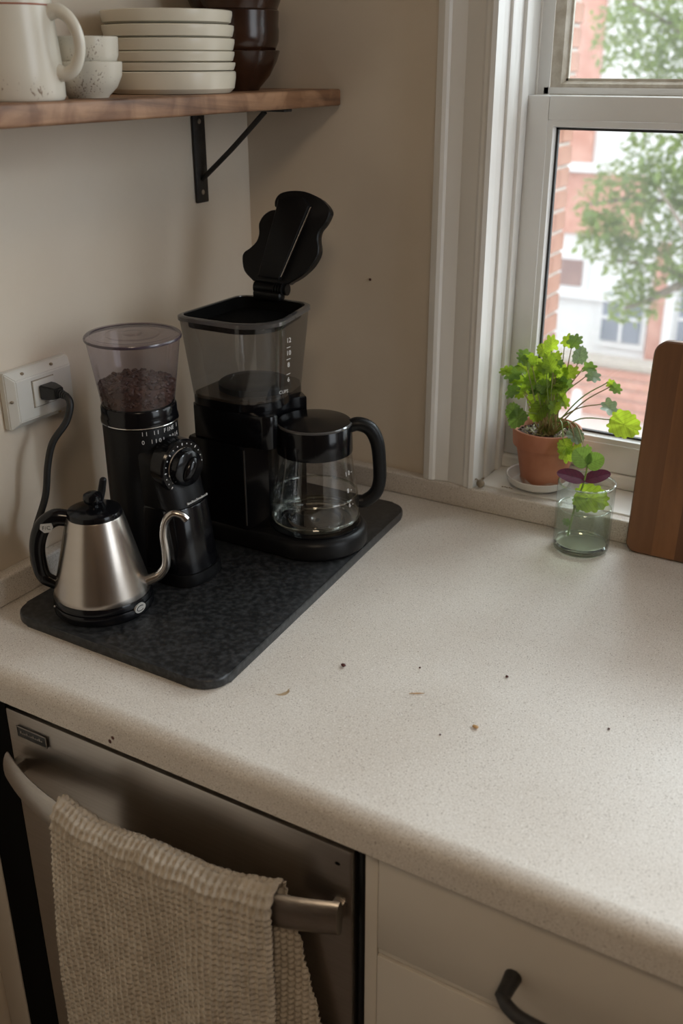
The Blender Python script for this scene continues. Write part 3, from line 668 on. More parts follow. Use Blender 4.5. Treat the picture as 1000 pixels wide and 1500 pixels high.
b_ = B(); lathe(b_, [(.047, 1.1222), (.047, 1.1300), (.045, 1.1315), (.030, 1.1325), (0, 1.133)], .170, -.242, 40); obj('basket_cap', b_, M['blackm'], cm)
# water level print on the rounded front corner of the tank
b_ = B(); cpt = Vector((.1945, -.262, 0))
for k, (s, z) in enumerate((('12', 1.200), ('10', 1.184), ('8', 1.169), ('6', 1.150))):
    a = R(-10); kx = .0485 + (z - 1.163) * .045
    text_bm(b_, s, .0085, frame_mtx(cpt + Vector((kx * cos(a), kx * sin(a), z)), (-sin(a), cos(a), 0), (0, 0, 1)))
    if k: box(b_, cpt.x + kx * cos(a) - .0004, cpt.x + kx * cos(a) + .0004, cpt.y + kx * sin(a) - .004, cpt.y + kx * sin(a) + .004, z + .0070, z + .0075)
text_bm(b_, 'CUPS', .0060, frame_mtx(cpt + Vector((.0478 * cos(R(-20)), .0478 * sin(R(-20)), 1.136)), (sin(R(20)), cos(R(20)), 0), (0, 0, 1)))
obj('level_marks', b_, M['ink'], cm)
# raised lid, hinge at the back
ld = B()
hz = Vector((.150, -.174, 1.232)); lr = Vector((1, 0.10, 0)).normalized(); lu = Vector((-.03, .27, 1)).normalized(); lu = (lu - lr * lu.dot(lr)).normalized(); ln = lr.cross(lu)
LM = frame_mtx(hz, lr, lu)
LID = [(-.025, .012), (-.040, .024), (-.045, .040), (-.043, .048), (-.036, .053), (-.026, .063), (-.023, .074), (-.0245, .086), (-.019, .097), (-.009, .104), (.000, .1055), (.001, .1085), (-.003, .111), (-.003, .119), (.003, .126), (.018, .130), (.038, .130), (.058, .124), (.070, .1165), (.077, .108), (.076, .100), (.071, .090), (.065, .082), (.064, .072), (.067, .060), (.066, .050), (.059, .037), (.046, .024), (.032, .015), (.022, .011)]
def lidpt(p, z, g=1.0):
    c = Vector((.015, .065)); q = c + (Vector(p) - c) * g; return LM @ Vector((q.x, q.y, z))
def dens(P):
    return [tuple(v)[:2] for v in catmull([(x, y, 0) for x, y in P] + [(*P[0], 0)], 3)][:-1]
LD = dens(LID)
loft(ld, [[lidpt(p, -.013, .96) for p in LD], [lidpt(p, -.011, .995) for p in LD], [lidpt(p, .000, 1.0) for p in LD], [lidpt(p, .0015, .975) for p in LD]])
lid = obj('lid', ld, M['blackm'], cm, ang=40)
b_ = B(); tr_ = [(-.014, .018), (.018, .016), (.052, .112), (.040, .121), (.006, .118), (.004, .105)]
loft(b_, [[LM @ Vector((x, y, .001)) for x, y in tr_], [LM @ Vector((x, y, .010)) for x, y in tr_], [LM @ Vector((.02 + (x - .02) * .93, .07 + (y - .07) * .95, .0115)) for x, y in tr_]]); obj('lid_channel', b_, M['blackm'], lid)
b_ = B(); tube(b_, [LM @ Vector((.021, .020, .0100)), LM @ Vector((.054, .110, .0100))], .0009, 6, 0); obj('lid_rib', b_, M['chrome'], lid)
b_ = B(); box(b_, .1295, .1720, -.184, -.168, 1.2225, 1.2335, .003); tube(b_, [(.127, -.172, 1.2360), (.1755, -.1675, 1.2360)], .0078, 14, 0); 
for k in range(4): tube(b_, [(.158 + k * .004, -.1720, 1.2360), (.1600 + k * .004, -.1718, 1.2360)], .0086, 14, 0)
obj('hinge', b_, M['blackm'], cm)

# ------------------------------------------------------------------ carafe on the warming plate
ZC = ZS + .0310
cf = thing('coffee_carafe', (CX, CY, ZC), 'empty glass coffee carafe with black lid and curved handle', 'carafe')
b_ = B(); lathe(b_, [(0, ZC), (.050, ZC), (.0565, ZC + .004), (.0587, ZC + .013), (.0583, ZC + .024), (.0560, ZC + .040), (.0478, 1.050), (.0475, 1.060)], CX, CY, 64); obj('glass_body', b_, M['clear'], cf, ang=60)
b_ = B(); lathe(b_, [(.0320, ZC + .0012), (.0340, ZC + .0040), (.0365, ZC + .0042), (.0385, ZC + .0012)], CX, CY, 56); tube(b_, [(CX + .0550 * cos(2 * pi * i / 48), CY + .0550 * sin(2 * pi * i / 48), ZC + .0395) for i in range(49)], .0012, 8, 0, cap=False); lathe(b_, [(.0478, ZC + .0006), (.0540, ZC + .0030), (.0565, ZC + .0085), (.0545, ZC + .0080), (.0470, ZC + .0030)], CX, CY, 56); ell(b_, (CX, CY, ZC + .0012), (.006, .006, .0012)); tube(b_, [(CX + .0565 * cos(2 * pi * i / 48), CY + .0565 * sin(2 * pi * i / 48), ZC + .0085) for i in range(49)], .0022, 8, 0, cap=False); obj('glass_foot', b_, M['glassfoot'], cf)
b_ = B(); lathe(b_, [(.0470, 1.052), (.0492, 1.0525), (.0494, 1.056), (.0482, 1.0895), (.0465, 1.0920), (.030, 1.0945), (0, 1.0955)], CX, CY, 64); cl = obj('lid', b_, M['black'], cf)
b_ = B(); lathe(b_, [(.0484, 1.0888), (.0482, 1.0905), (.0468, 1.0918)], CX, CY, 64); obj('lid_rim', b_, M['rim'], cl)
hd2 = Vector((.84, .54, 0)).normalized(); cc = Vector((CX, CY, 0))
def hp(r, z): return cc + hd2 * r + Vector((0, 0, z))
b_ = B(); tube(b_, [hp(.043, 1.083), hp(.056, 1.0865), hp(.071, 1.080), hp(.0805, 1.062), hp(.0840, 1.035), hp(.0845, 1.008), hp(.0790, .990), hp(.066, .9795), hp(.0570, .9790)], [.0085, .0092, .0095, .0092, .0088, .0088, .0090, .0090, .0085], 16, 8, flat=1.0, up=(-hd2.y, hd2.x, 0)); obj('handle', b_, M['blackm'], cf)
b_ = B()
for k, (s, z) in enumerate((('10', 1.030), ('8', 1.008), ('6', .989))):
    t_ = (z - (ZC + .040)) / (1.050 - ZC - .040); rr_ = .0563 + (.0482 - .0563) * t_
    for j, ch in enumerate((s + '-') if k < 2 else '6-'):
        a = R(-7 + j * 7); text_bm(b_, ch, .0085, frame_mtx(cc + Vector((rr_ * cos(a), rr_ * sin(a), z)), (-sin(a), cos(a), 0), (-.15 * cos(a), -.15 * sin(a), 1)))
obj('level_marks', b_, M['ink'], cf)
b_ = B(); lathe(b_, [(.0565, ZC + .040), (.0562, ZC + .041)], CX, CY, 56); obj('molded_line', b_, M['clear'], cf)

# ------------------------------------------------------------------ wall outlet, plug and cord
wo = thing('wall_outlet', (0, -.458, 1.15), 'ivory surface-mounted outlet box on the left wall', 'outlet')
b_ = B(); oy0, oy1, oz0, oz1 = -.512, -.410, 1.115, 1.184
loft(b_, [[(.0006, oy0, oz0), (.0006, oy1, oz0), (.0006, oy1, oz1), (.0006, oy0, oz1)], [(.010, oy0, oz0), (.010, oy1, oz0), (.010, oy1, oz1), (.010, oy0, oz1)], [(.019, oy0 + .009, oz0 + .009), (.019, oy1 - .006, oz0 + .009), (.019, oy1 - .006, oz1 - .010), (.019, oy0 + .009, oz1 - .010)]])
bmesh.ops.bevel(b_, geom=list(b_.edges), offset=.0012, segments=2, affect='EDGES'); obj('plate', b_, M['outlet'], wo, ang=25)
b_ = B(); box(b_, .0185, .0212, -.4790, -.4460, 1.1370, 1.1680, .0008); so = obj('socket_insert', b_, M['outlet'], wo)
b_ = B()
for a in ((-.4800, -.4790, 1.136, 1.169), (-.4460, -.4450, 1.136, 1.169), (-.4800, -.4450, 1.168, 1.169), (-.4800, -.4450, 1.136, 1.137)): box(b_, .0188, .0196, *a)
obj('insert_seam', b_, mat('outlet seam', (.30, .26, .2), .6, bump=.02, scale=50), so)
for y, z in ((-.488, 1.1795), (-.442, 1.1800), (-.437, 1.1193), (-.508, 1.150)):
    b_ = B(); ell(b_, (.0148 if y > -.5 else .0145, y, z), (.0022, .0024, .0018), 10, 6); obj('screw', b_, M['pod'], wo)
pcord = thing('power_cord', (.0215, -.4615, 1.154), 'black power cord plugged into the ivory wall outlet', 'cord')
b_ = B(); loft(b_, [[(x, -.4615 + a * h, 1.1535 + c * v) for a, c in ((-1, -1), (1, -1), (1, 1), (-1, 1))] for x, h, v in ((.0215, .0105, .0085), (.0300, .0105, .0085), (.0420, .0075, .0070), (.0440, .0070, .0062))]); bmesh.ops.bevel(b_, geom=list(b_.edges), offset=.0014, segments=2, affect='EDGES'); obj('plug', b_, M['rubber'], pcord)
b_ = B(); 
for k in range(4): tube(b_, [(.0440 + k * .0030, -.4612, 1.1532 - k * .0006), (.0462 + k * .0030, -.4612, 1.1530 - k * .0006)], .0055 - .0004 * k, 12, 0)
obj('strain_relief', b_, M['rubber'], pcord)
b_ = B(); tube(b_, [(.043, -.4612, 1.1533), (.055, -.4610, 1.1505), (.0605, -.4625, 1.141), (.058, -.470, 1.122), (.049, -.486, 1.100), (.045, -.4945, 1.073), (.043, -.5030, 1.035), (.040, -.522, .998), (.040, -.5310, .966), (.047, -.5310, .946), (.060, -.524, .934), (.076, -.519, .930)], .0042, 12, 8); obj('cable', b_, M['rubber'], pcord)

# ------------------------------------------------------------------ wall shelf, bracket and crockery
shf = B(); box(shf, .0015, .162, -.80, -.005, 1.4555, 1.4765, .003, 3)
for v in shf.verts: v.co.x += .0012 * sin(v.co.y * 31) if v.co.x > .1 else 0
tag(obj('wall_shelf', shf, M['shelf'], origin=(.08, -.4, 1.4555)), 'worn wooden wall shelf carrying plates and bowls', 'shelf')
sbk = thing('shelf_bracket', (0, -.118, 1.33), 'black iron triangular bracket under the wooden shelf', 'bracket')
b_ = B(); box(b_, .0008, .005, -.1305, -.1050, 1.331, 1.4553, .0015); wp = obj('wall_plate', b_, M['iron'], sbk)
b_ = B(); box(b_, .0052, .150, -.1275, -.1085, 1.4515, 1.4553, .0012); obj('shelf_arm', b_, M['iron'], sbk)
b_ = B(); tube(b_, [(.005, -.118, 1.362), (.058, -.118, 1.4035), (.1135, -.118, 1.4510)], .0035, 10, 2); obj('brace', b_, M['iron'], sbk)
for z in (1.345, 1.437):
    b_ = B(); ell(b_, (.0052, -.118, z), (.0016, .0034, .0034), 12, 6); obj('screw', b_, M['pod'], wp)

ZP = 1.4768
mg = thing('mug', (.105, -.5255, ZP), 'tall cream mug with rust line at the rim and loop handle', 'mug')
b_ = B(); lathe(b_, [(0, ZP), (.0440, ZP), (.0460, ZP + .003), (.0455, ZP + .030), (.0415, ZP + .082), (.0418, ZP + .095), (.0400, ZP + .096), (.0385, ZP + .090), (.0420, ZP + .006), (0, ZP + .005)], .105, -.5255, 56); bdy = obj('body', b_, M['mug'], mg)
b_ = B(); lathe(b_, [(.0417, ZP + .0815), (.0420, ZP + .0822), (.0417, ZP + .0830)], .105, -.5255, 56); obj('rim_line', b_, M['redline'], bdy, label='rust red line')
hm = Vector((.80, -.12, 0)).normalized(); hm = Vector((.92, .40, 0)).normalized(); mc = Vector((.105, -.5255, 0))
def mp_(r, z): return mc + hm * r + Vector((0, 0, ZP + z))
b_ = B(); tube(b_, [mp_(.0405, .076), mp_(.0500, .0775), mp_(.0600, .071), mp_(.0665, .058), mp_(.0670, .043), mp_(.0610, .029), mp_(.052, .0235), mp_(.0440, .0245)], [.0075, .0065, .0058, .0056, .0056, .0060, .0066, .0075], 14, 8, flat=1.0); obj('handle', b_, M['mug'], mg)

def cup_bm(z):
    b = B(); lathe(b, [(0, z), (.0205, z), (.0215, z + .002), (.0300, z + .010), (.0355, z + .021), (.0368, z + .0335), (.0358, z + .0342), (.0345, z + .033), (.0330, z + .021), (.0200, z + .004), (0, z + .003)], 0, 0, 48); return b
cups = [('speckled stoneware cup on the shelf holding another cup', ZP), ('speckled stoneware cup nested on top of its twin', ZP + .020)]
b_ = cup_bm(0); c0_ = obj('cup', b_, M['speck'], origin=(0, 0, 0)); c0_.location = (.117, -.4405, ZP); tag(c0_, 'lower speckled stoneware cup, standing on the shelf boards', 'cup', 'stacked speckled cups')
b_ = B(); lathe(b_, [(0, 0), (.0200, 0), (.0300, .006), (.0335, .016), (.0345, .0320), (.0335, .0327), (.0322, .031), (.0300, .016), (.019, .004), (0, .003)], 0, 0, 48); c1_ = obj('cup', b_, M['speck'], origin=(0, 0, 0)); c1_.location = (.117, -.4405, ZP + .0245); tag(c1_, 'upper speckled stoneware cup, nested in the lower one', 'cup', 'stacked speckled cups')

def plate_bm(h, r):
    b = B(); lathe(b, [(0, 0), (.050, 0), (r - .0075, .0002), (r - .0022, h * .22), (r - .0002, h * .70), (r, h * .95), (r - .0012, h), (r - .004, h * .96), (r - .012, h * .45), (.05, .0038), (0, .0036)], 0, 0, 72); return b
z_ = ZP; PX, PY = .0825, -.265
names = ['bottom plate of the cream stack, deepest of the six', 'second plate up in the cream stack, a thin one', 'third plate up in the cream stack', 'fourth plate up in the cream stack', 'fifth plate up in the cream stack', 'topmost plate of the cream stack']
for i, (h, r, step) in enumerate(((.0235, .0765, .0225), (.0105, .0760, .0095), (.0125, .0762, .0105), (.0155, .0765, .0145), (.0150, .0760, .0145), (.0155, .0755, .015))):
    b_ = plate_bm(h, r); o = obj('plate', b_, M['stone'], origin=(0, 0, 0)); o.location = (PX, PY + .0008 * sin(i * 2.1), z_); tag(o, names[i], 'plate', 'stacked cream plates'); z_ += step
BX, BY = .0820, -.1315
def bowl_obj(prof, z, label):
    b = B(); lathe(b, prof, 0, 0, 64); o = obj('bowl', b, M['brown'], origin=(0, 0, 0)); o.location = (BX, BY, z); return tag(o, label, 'bowl', 'stacked brown bowls')
bowl_obj([(0, 0), (0.0272, 0), (0.0288, .003), (0.0416, .017), (0.0512, .034), (0.0552, .0455), (0.0544, .0465), (0.0528, .0455), (0.0400, .020), (0.0240, .005), (0, .004)], ZP, 'lowest brown glazed bowl, standing on the shelf behind plates')
bowl_obj([(0, 0), (0.0320, 0), (0.0480, .010), (0.0540, .024), (0.0548, .036), (0.0540, .042), (0.0548, .052), (0.0552, .058), (0.0540, .0595), (0.0528, .058), (0.0512, .030), (0.0320, .005), (0, .004)], ZP + .0330, 'middle brown glazed bowl with ridged straight side')
bowl_obj([(0, 0), (0.0368, 0), (0.0534, .008), (0.0607, .026), (0.0626, .050), (0.0612, .051), (0.0598, .050), (0.0552, .020), (0.0368, .004), (0, .003)], ZP + .0850, 'topmost brown glazed bowl, cut by the top of the picture')

# ------------------------------------------------------------------ cutting board leaning at the right
cbt = thing('cutting_board', (.83, -.048, .9115), 'dark walnut cutting board leaning on the backsplash edge before the window', 'cutting board')
lean = math.atan2(.024, .283)
xs = [.627, .662, .692, .727, .759, .800, .838, .880, .915, .952, .985]
for i in range(10):
    x0, x1 = xs[i], xs[i + 1]
    pts = [(x0, 0), (x1, 0), (x1, .283), (x0, .283)]
    if i == 0:
        pts = [(x1, 0)] + [(x1, .283)] + [(x0 + .018 - .018 * sin(R(a)), .283 - .018 + .018 * cos(R(a))) for a in range(0, 91, 15)] + [(x0 + .014 - .014 * cos(R(a)), .014 - .014 * sin(R(a))) for a in range(0, 91, 15)]
    if i == 9:
        pts = [(x0, 0)] + [(x1 - .014 + .014 * sin(R(a)), .014 - .014 * cos(R(a))) for a in range(0, 91, 15)] + [(x1 - .018 + .018 * cos(R(a)), .283 - .018 + .018 * sin(R(a))) for a in range(0, 91, 15)] + [(x0, .283)]
    b_ = B(); rt = Matrix.Translation((-.004, -.0425, .9115)) @ Matrix.Rotation(-lean, 4, 'X')
    def P3(x, z, y): return rt @ Vector((x, y, z))
    cxm = .806
    def ins(p, d):  # small inset for rounded arris on outer edges only
        x, z = p; return (x + (d if x < .64 else (-d if x > .972 else 0)), z + (d if z < .01 else (-d if z > .275 else 0)))
    loft(b_, [[P3(*ins(p, .002), .0002) for p in pts], [P3(*p, .0025) for p in pts], [P3(*p, .0155) for p in pts], [P3(*ins(p, .002), .0180) for p in pts]])
    obj('stave', b_, M['walnut'][(i * 2 + (i // 3)) % 3], cbt, ang=25)

# ------------------------------------------------------------------ potted plant on the sill
POX, POY = .4695, .0350; ZSI = .9452
sc = B(); lathe(sc, [(0, ZSI + .001), (.026, ZSI + .001), (.027, ZSI), (.030, ZSI), (.0335, ZSI + .002), (.0430, ZSI + .0080), (.0468, ZSI + .0180), (.0462, ZSI + .0190), (.0445, ZSI + .0180), (.0415, ZSI + .0085), (.038, ZSI + .0055), (0, ZSI + .0055)], POX, POY, 64)
tag(obj('plant_saucer', sc, M['saucer'], origin=(POX, POY, ZSI)), 'white glazed saucer under the terracotta pot on the sill', 'saucer')
ZPO = ZSI + .0060; SCX = POX; POX, POY = .4765, .0345
pp = thing('potted_plant', (POX, POY, ZPO), 'bushy green seedling plant in a terracotta pot on the windowsill', 'plant')
b_ = B(); lathe(b_, [(0, ZPO), (.0295, ZPO), (.0310, ZPO + .003), (.0418, 1.0105), (.0422, 1.0115), (.0462, 1.0120), (.0468, 1.0135), (.0485, 1.0350), (.0480, 1.0370), (.0455, 1.0375), (.0445, 1.0355), (.0420, 1.015), (.040, 1.005)], POX, POY, 64); pot = obj('pot', b_, M['terra'], pp)
b_ = B(); lathe(b_, [(.0312, ZPO + .0030), (.0324, ZPO + .0075), (.0330, ZPO + .0105)], POX, POY, 64)
for v in b_.verts:
    if v.co.z > ZPO + .009: v.co.z += .003 * sin(math.atan2(v.co.y - POY, v.co.x - POX) * 5) 
    d = Vector((v.co.x - POX, v.co.y - POY, 0)); v.co += d.normalized() * .0004
obj('limescale_band', b_, M['lime'], pot, label='pale limescale band')
b_ = B(); lathe(b_, [(0, 1.0295), (.02, 1.029), (.0432, 1.0265)], POX, POY, 40); rs_ = random.Random(5)
for i in range(170):
    r = .041 * math.sqrt(rs_.random()); a = rs_.uniform(0, 6.283); ell(b_, (POX + r * cos(a), POY + r * sin(a), 1.0285), (rs_.uniform(.001, .003), rs_.uniform(.001, .002), rs_.uniform(.001, .002)), 6, 4)
obj('soil', b_, M['soil'], pp)
b_ = B()
for i in range(60):
    r = .038 * math.sqrt(rs_.random()); a = rs_.uniform(0, 6.283); q = rs_.uniform(0, 6.28); L_ = rs_.uniform(.006, .014); p = Vector((POX + r * cos(a) * .9, POY + r * sin(a) * .9, 1.0305)); d = Vector((cos(q), sin(q), .12)) * L_ * .5
    tube(b_, [p - d, p + Vector((0, 0, .002)), p + d], .0006, 5, 2)
o = obj('dry_stalks', b_, M['stem'], pp); o['kind'] = 'stuff'

def leaf_mesh(W, lobes, amp, fold=.25, curl=.25, wave=.03, heart=.25):
    """unit leaf blade, root at the origin, tip at x = 1: lobed outline round a centre at x = .48, folded along the midrib"""
    bm = B(); N = 44; cx = .48; rings = []
    def h(x, y, th): return fold * abs(y) - curl * x * x + wave * sin(th * lobes * .5 + 1.0) * math.hypot(x - cx, y)
    for q in (.28, .55, .8, 1.0):
        ring = []
        for i in range(N):
            th = 2 * pi * i / N - pi
            lob = 1 + amp * (abs(sin(th * lobes / 2)) - .6) * (q ** 3)
            rr_ = .5 * lob; x = cx + rr_ * q * cos(th) * 1.04; y = rr_ * q * sin(th) * W * (1.0 - .10 * cos(th))
            back = max(0, cos(th - pi)) ** 6
            x += heart * q * (back - 1.0 * max(0, cos(th - pi)) ** 2) * .35
            ring.append(bm.verts.new((x, y, h(x, y, th))))
        rings.append(ring)
    c = bm.verts.new((cx, 0, h(cx, 0, 0)))
    for i in range(N): bm.faces.new((c, rings[0][i], rings[0][(i + 1) % N]))
    for a, b in zip(rings, rings[1:]):
        for i in range(N): bm.faces.new((a[i], b[i], b[(i + 1) % N], a[(i + 1) % N]))
    me = bpy.data.meshes.new('leaf'); bm.to_mesh(me); bm.free()
    for p in me.polygons: p.use_smooth = True
    return me
LMESH = {k: leaf_mesh(*a) for k, a in dict(a=(.92, 13, .20, .20, .18, .05, .5), b=(.95, 7, .42, .30, .35, .06, .4), c=(.85, 11, .2, .15, .1), d=(.60, 1, .0, .10, .12, 0, -.2), e=(1.05, 1, .0, .12, .08, 0, .4)).items()}
_leafcache = {}
def put_leaf(parent, kind, m, root, direc, normal, L, label=None):
    key = (kind, m.name)
    if key not in _leafcache: me = LMESH[kind].copy(); me.materials.append(m); _leafcache[key] = me
    o = bpy.data.objects.new('leaf', _leafcache[key]); C.objects.link(o); o.parent = parent
    x = Vector(direc).normalized(); nz_ = Vector(normal); nz_ = (nz_ - x * x.dot(nz_)).normalized(); y = nz_.cross(x)
    base = wloc(parent)
    o.matrix_local = Matrix(((x.x, y.x, nz_.x, root[0] - base.x), (x.y, y.y, nz_.y, root[1] - base.y), (x.z, y.z, nz_.z, root[2] - base.z), (0, 0, 0, 1))) @ Matrix.Diagonal((L, L, L, 1))
    if label: o['label'] = label
    return o
# (x, y, z of leaf centre, length, material, kind)
PLANT = [
 (.588, .020, 1.064, .040, 'leaf', 'a'), (.560, .045, 1.076, .024, 'leafg', 'b'), (.564, .046, 1.104, .015, 'leafd', 'b'), (.556, .050, 1.108, .012, 'leaf', 'b'),
 (.530, .052, 1.115, .019, 'leafg', 'b'), (.524, .046, 1.128, .018, 'leafd', 'b'), (.505, .062, 1.139, .024, 'leafg', 'a'), (.499, .055, 1.160, .020, 'leafd', 'b'),
 (.488, .056, 1.158, .017, 'leaf', 'b'), (.468, .046, 1.154, .020, 'leaf', 'b'), (.455, .052, 1.142, .020, 'leaf', 'a'), (.432, .040, 1.135, .018, 'leafd', 'b'),
 (.420, .030, 1.108, .023, 'leafd', 'b'), (.412, .024, 1.112, .016, 'leaf', 'b'), (.426, .018, 1.086, .021, 'leafd', 'b'), (.446, -.008, 1.056, .028, 'leafd', 'a'), (.436, -.002, 1.064, .022, 'leafd', 'a'),
 (.452, .040, 1.122, .024, 'leaf', 'a'), (.470, .044, 1.128, .026, 'leaf', 'a'), (.468, .034, 1.114, .026, 'leaf', 'b'), (.486, .040, 1.116, .026, 'leaf', 'a'), (.486, .028, 1.098, .027, 'leaf', 'a'),
 (.461, .020, 1.082, .027, 'leaf', 'a'), (.477, .022, 1.080, .027, 'leaf', 'a'), (.468, .012, 1.064, .028, 'leaf', 'a'), (.448, .026, 1.108, .022, 'leaf', 'b'), (.434, .034, 1.118, .020, 'leaf', 'b'),
 (.428, .028, 1.100, .018, 'leaf', 'b'), (.470, .024, 1.098, .024, 'leaf', 'a'), (.494, .034, 1.102, .022, 'leafd', 'b'), (.500, .044, 1.118, .020, 'leaf', 'b'), (.455, .028, 1.094, .022, 'leaf', 'b'), (.445, .030, 1.132, .018, 'leaf', 'b'),
 (.520, -.012, 1.030, .022, 'leaf', 'a'), (.522, -.014, 1.020, .020, 'leaf', 'b'), (.535, -.006, 1.026, .016, 'leaf', 'b'), (.528, .004, 1.042, .024, 'leafg', 'a'), (.548, -.004, 1.028, .013, 'leafd', 'b'), (.550, -.006, 1.017, .013, 'leaf', 'b')]
rl = random.Random(11)
for k in range(26):
    a = rl.uniform(0, 6.28); q = rl.random() ** .6
    PLANT.append((.464 + .042 * q * cos(a), .030 + .024 * q * sin(a) * .9, 1.112 + .040 * q * sin(a * 1.7 + k), rl.uniform(.013, .021), rl.choice(('leaf', 'leaf', 'leafd', 'leaf')), 'b'))
for i, (x, y, z, L, mm, kd) in enumerate(PLANT):
    cpos = Vector((x, y, z)); away = Vector((x - POX, (y - POY) * .6, (z - 1.09) * .9)); away = away.normalized() if away.length > .01 else Vector((rl.uniform(-1, 1), -.3, .3)).normalized()
    away = (away + Vector((rl.uniform(-.4, .4), rl.uniform(-.35, .1), rl.uniform(-.5, .15)))).normalized()
    nrm = Vector((.30 + rl.uniform(-.35, .35), -.75 + rl.uniform(-.25, .25), .55 + rl.uniform(-.3, .4)))
    if i == 0: away = Vector((.95, -.05, -.18)); nrm = Vector((.25, -.85, .45))
    root = cpos - away * L * .5
    put_leaf(pp, kd, M[mm], root, away, nrm, L)
    if i not in (13, 16, 27, 31, 32, 23, 34):
        b0 = Vector((POX + rl.uniform(-.012, .014), POY + rl.uniform(-.010, .010), 1.029)); mid = (b0 + root) / 2 + Vector((0, 0, .012 if z > 1.05 else .026)) + Vector((rl.uniform(-.004, .004), 0, 0))
        if i > 32: mid = Vector(((b0.x + root.x) / 2 + .006, POY - .018, 1.056))
        b_ = B(); tube(b_, [b0, mid, root], [.0013, .0010, .0007], 6, 5); obj('stem', b_, M['stem'] if i % 3 else M['stemg'], pp)

# ------------------------------------------------------------------ jar with cutting
JX, JY, ZJ = .5680, -.0595, .9106
jr = thing('glass_jar', (JX, JY, ZJ), 'clear glass jar of water standing before the windowsill', 'jar')
b_ = B(); lathe(b_, [(.0345, ZJ), (.0365, ZJ + .002), (.0372, ZJ + .006), (.0376, 1.0035), (.0372, 1.0055), (.0362, 1.0060), (.0354, 1.0050), (.0350, 1.000)], JX, JY, 72); gw = obj('glass_wall', b_, M['jarglass'], jr, ang=60)
b_ = B(); lathe(b_, [(0, ZJ), (.0343, ZJ), (.0360, ZJ + .002), (.0362, ZJ + .008), (.0335, ZJ + .0095), (.020, ZJ + .0070), (0, ZJ + .0062)], JX, JY, 64); obj('glass_foot', b_, M['glassfoot'], jr)
b_ = B(); tube(b_, [(JX + .0366 * cos(2 * pi * i / 48), JY + .0366 * sin(2 * pi * i / 48), 1.0052) for i in range(49)], .0011, 8, 0, cap=False); obj('jar_rim', b_, M['glassfoot'], jr)
wt = B(); lathe(wt, [(0, ZJ + .0102), (.020, ZJ + .0106), (.0345, ZJ + .0112), (.0350, .9690), (.0353, .9702), (.0335, .9695), (0, .9694)], JX, JY, 64); wo_ = obj('water', wt, M['water'], origin=(JX, JY, ZJ + .01)); tag(wo_, 'clear water filling the lower part of the glass jar', 'water')
b_ = B(); tube(b_, [(JX + .0344 * cos(2 * pi * i / 48), JY + .0344 * sin(2 * pi * i / 48), .9700) for i in range(49)], .0009, 8, 0, cap=False); obj('water_edge', b_, M['glassfoot'], wo_)
ctg = thing('plant_cutting', (JX, JY, .925), 'leafy plant cutting with purple leaves rooting in the jar', 'plant')
b_ = B(); tube(b_, [(.551, -.066, .926), (.553, -.064, .945), (.556, -.062, .968), (.561, -.060, .990), (.5645, -.0595, 1.010), (.5665, -.058, 1.034)], [.0016, .0017, .0016, .0014, .0012, .001], 8, 6); obj('stem', b_, M['stemg'], ctg)
b_ = B(); tube(b_, [(.5555, -.062, .968), (.566, -.064, .978), (.572, -.065, .985)], [.001, .0009, .0008], 6, 5); obj('stem', b_, M['stemg'], ctg)
put_leaf(ctg, 'e', M['leafd'], (.5665, -.060, 1.030), (-.55, -.05, .55), (.35, -.85, .35), .026)
put_leaf(ctg, 'e', M['leafd'], (.5665, -.060, 1.030), (.75, .1, .50), (.2, -.85, .45), .023)
put_leaf(ctg, 'd', M['purple'], (.5645, -.060, 1.007), (-.93, -.32, .30), (.10, -.55, .85), .037, 'purple leaf')
put_leaf(ctg, 'd', M['purple'], (.5650, -.059, 1.007), (.80, .45, .36), (.10, -.60, .80), .034, 'purple leaf')
put_leaf(ctg, 'a', M['leaf'], (.557, -.066, .984), (.97, .10, .06), (.15, -.80, .60), .042)
put_leaf(ctg, 'b', M['leafd'], (.556, -.064, .970), (.6, -.1, .4), (.3, -.8, .5), .020)
put_leaf(ctg, 'b', M['leafd'], (.552, -.066, .943), (-.5, -.2, .4), (.3, -.8, .5), .010)

# ------------------------------------------------------------------ small things on the counter and sill
def bit(name, c, s, m, label, cat, rotz=0):
    b = B(); ell(b, c, s, 12, 8); rr = random.Random(name + str(c))
    for v in b.verts: v.co += (v.co - Vector(c)) * rr.uniform(-.12, .12)
    return tag(obj(name, b, m, origin=c), label, cat)
bit('crumb', (.441, -.475, .9123), (.0028, .0022, .0017), M['crumb'], 'dark red crumb nearest the slate board', 'crumb')
bit('crumb', (.602, -.405, .9116), (.0018, .0014, .0012), M['crumb'], 'dark crumb on the counter before the glass jar', 'crumb')
bit('seed', (.609, -.504, .9120), (.0034, .0020, .0016), M['seedm'], 'tan seed lying mid counter', 'seed')
bit('crumb', (.723, -.440, .9112), (.0013, .0011, .0009), M['crumb'], 'tiny dark crumb right of the tan seed', 'crumb')
bit('crumb', (.514, -.436, .9112), (.0012, .0010, .0009), M['crumb'], 'tiny dark crumb midway between red crumb and the jar', 'crumb')
bit('crumb', (.584, -.532, .9110), (.0010, .0009, .0008), M['crumb'], 'tiny speck of crumb left of the tan seed', 'crumb')
nl = B(); ell(nl, (.207, -.0012, 1.224), (.0020, .0012, .0020), 10, 6); tag(obj('nail_hole', nl, M['crumb'], origin=(.207, -.0012, 1.224)), 'small dark nail hole in the wall right of the raised coffee maker lid', 'nail')  # small dark dot put on the wall for a nail hole
b_ = B(); tube(b_, [(.526, -.485, .9109), (.533, -.481, .9112), (.540, -.4765, .9109)], [.0003, .0007, .0002], 6, 4); tag(obj('straw_fibre', b_, M['seedm'], origin=(.533, -.481, .911)), 'thin straw coloured fibre on the counter', 'fibre')
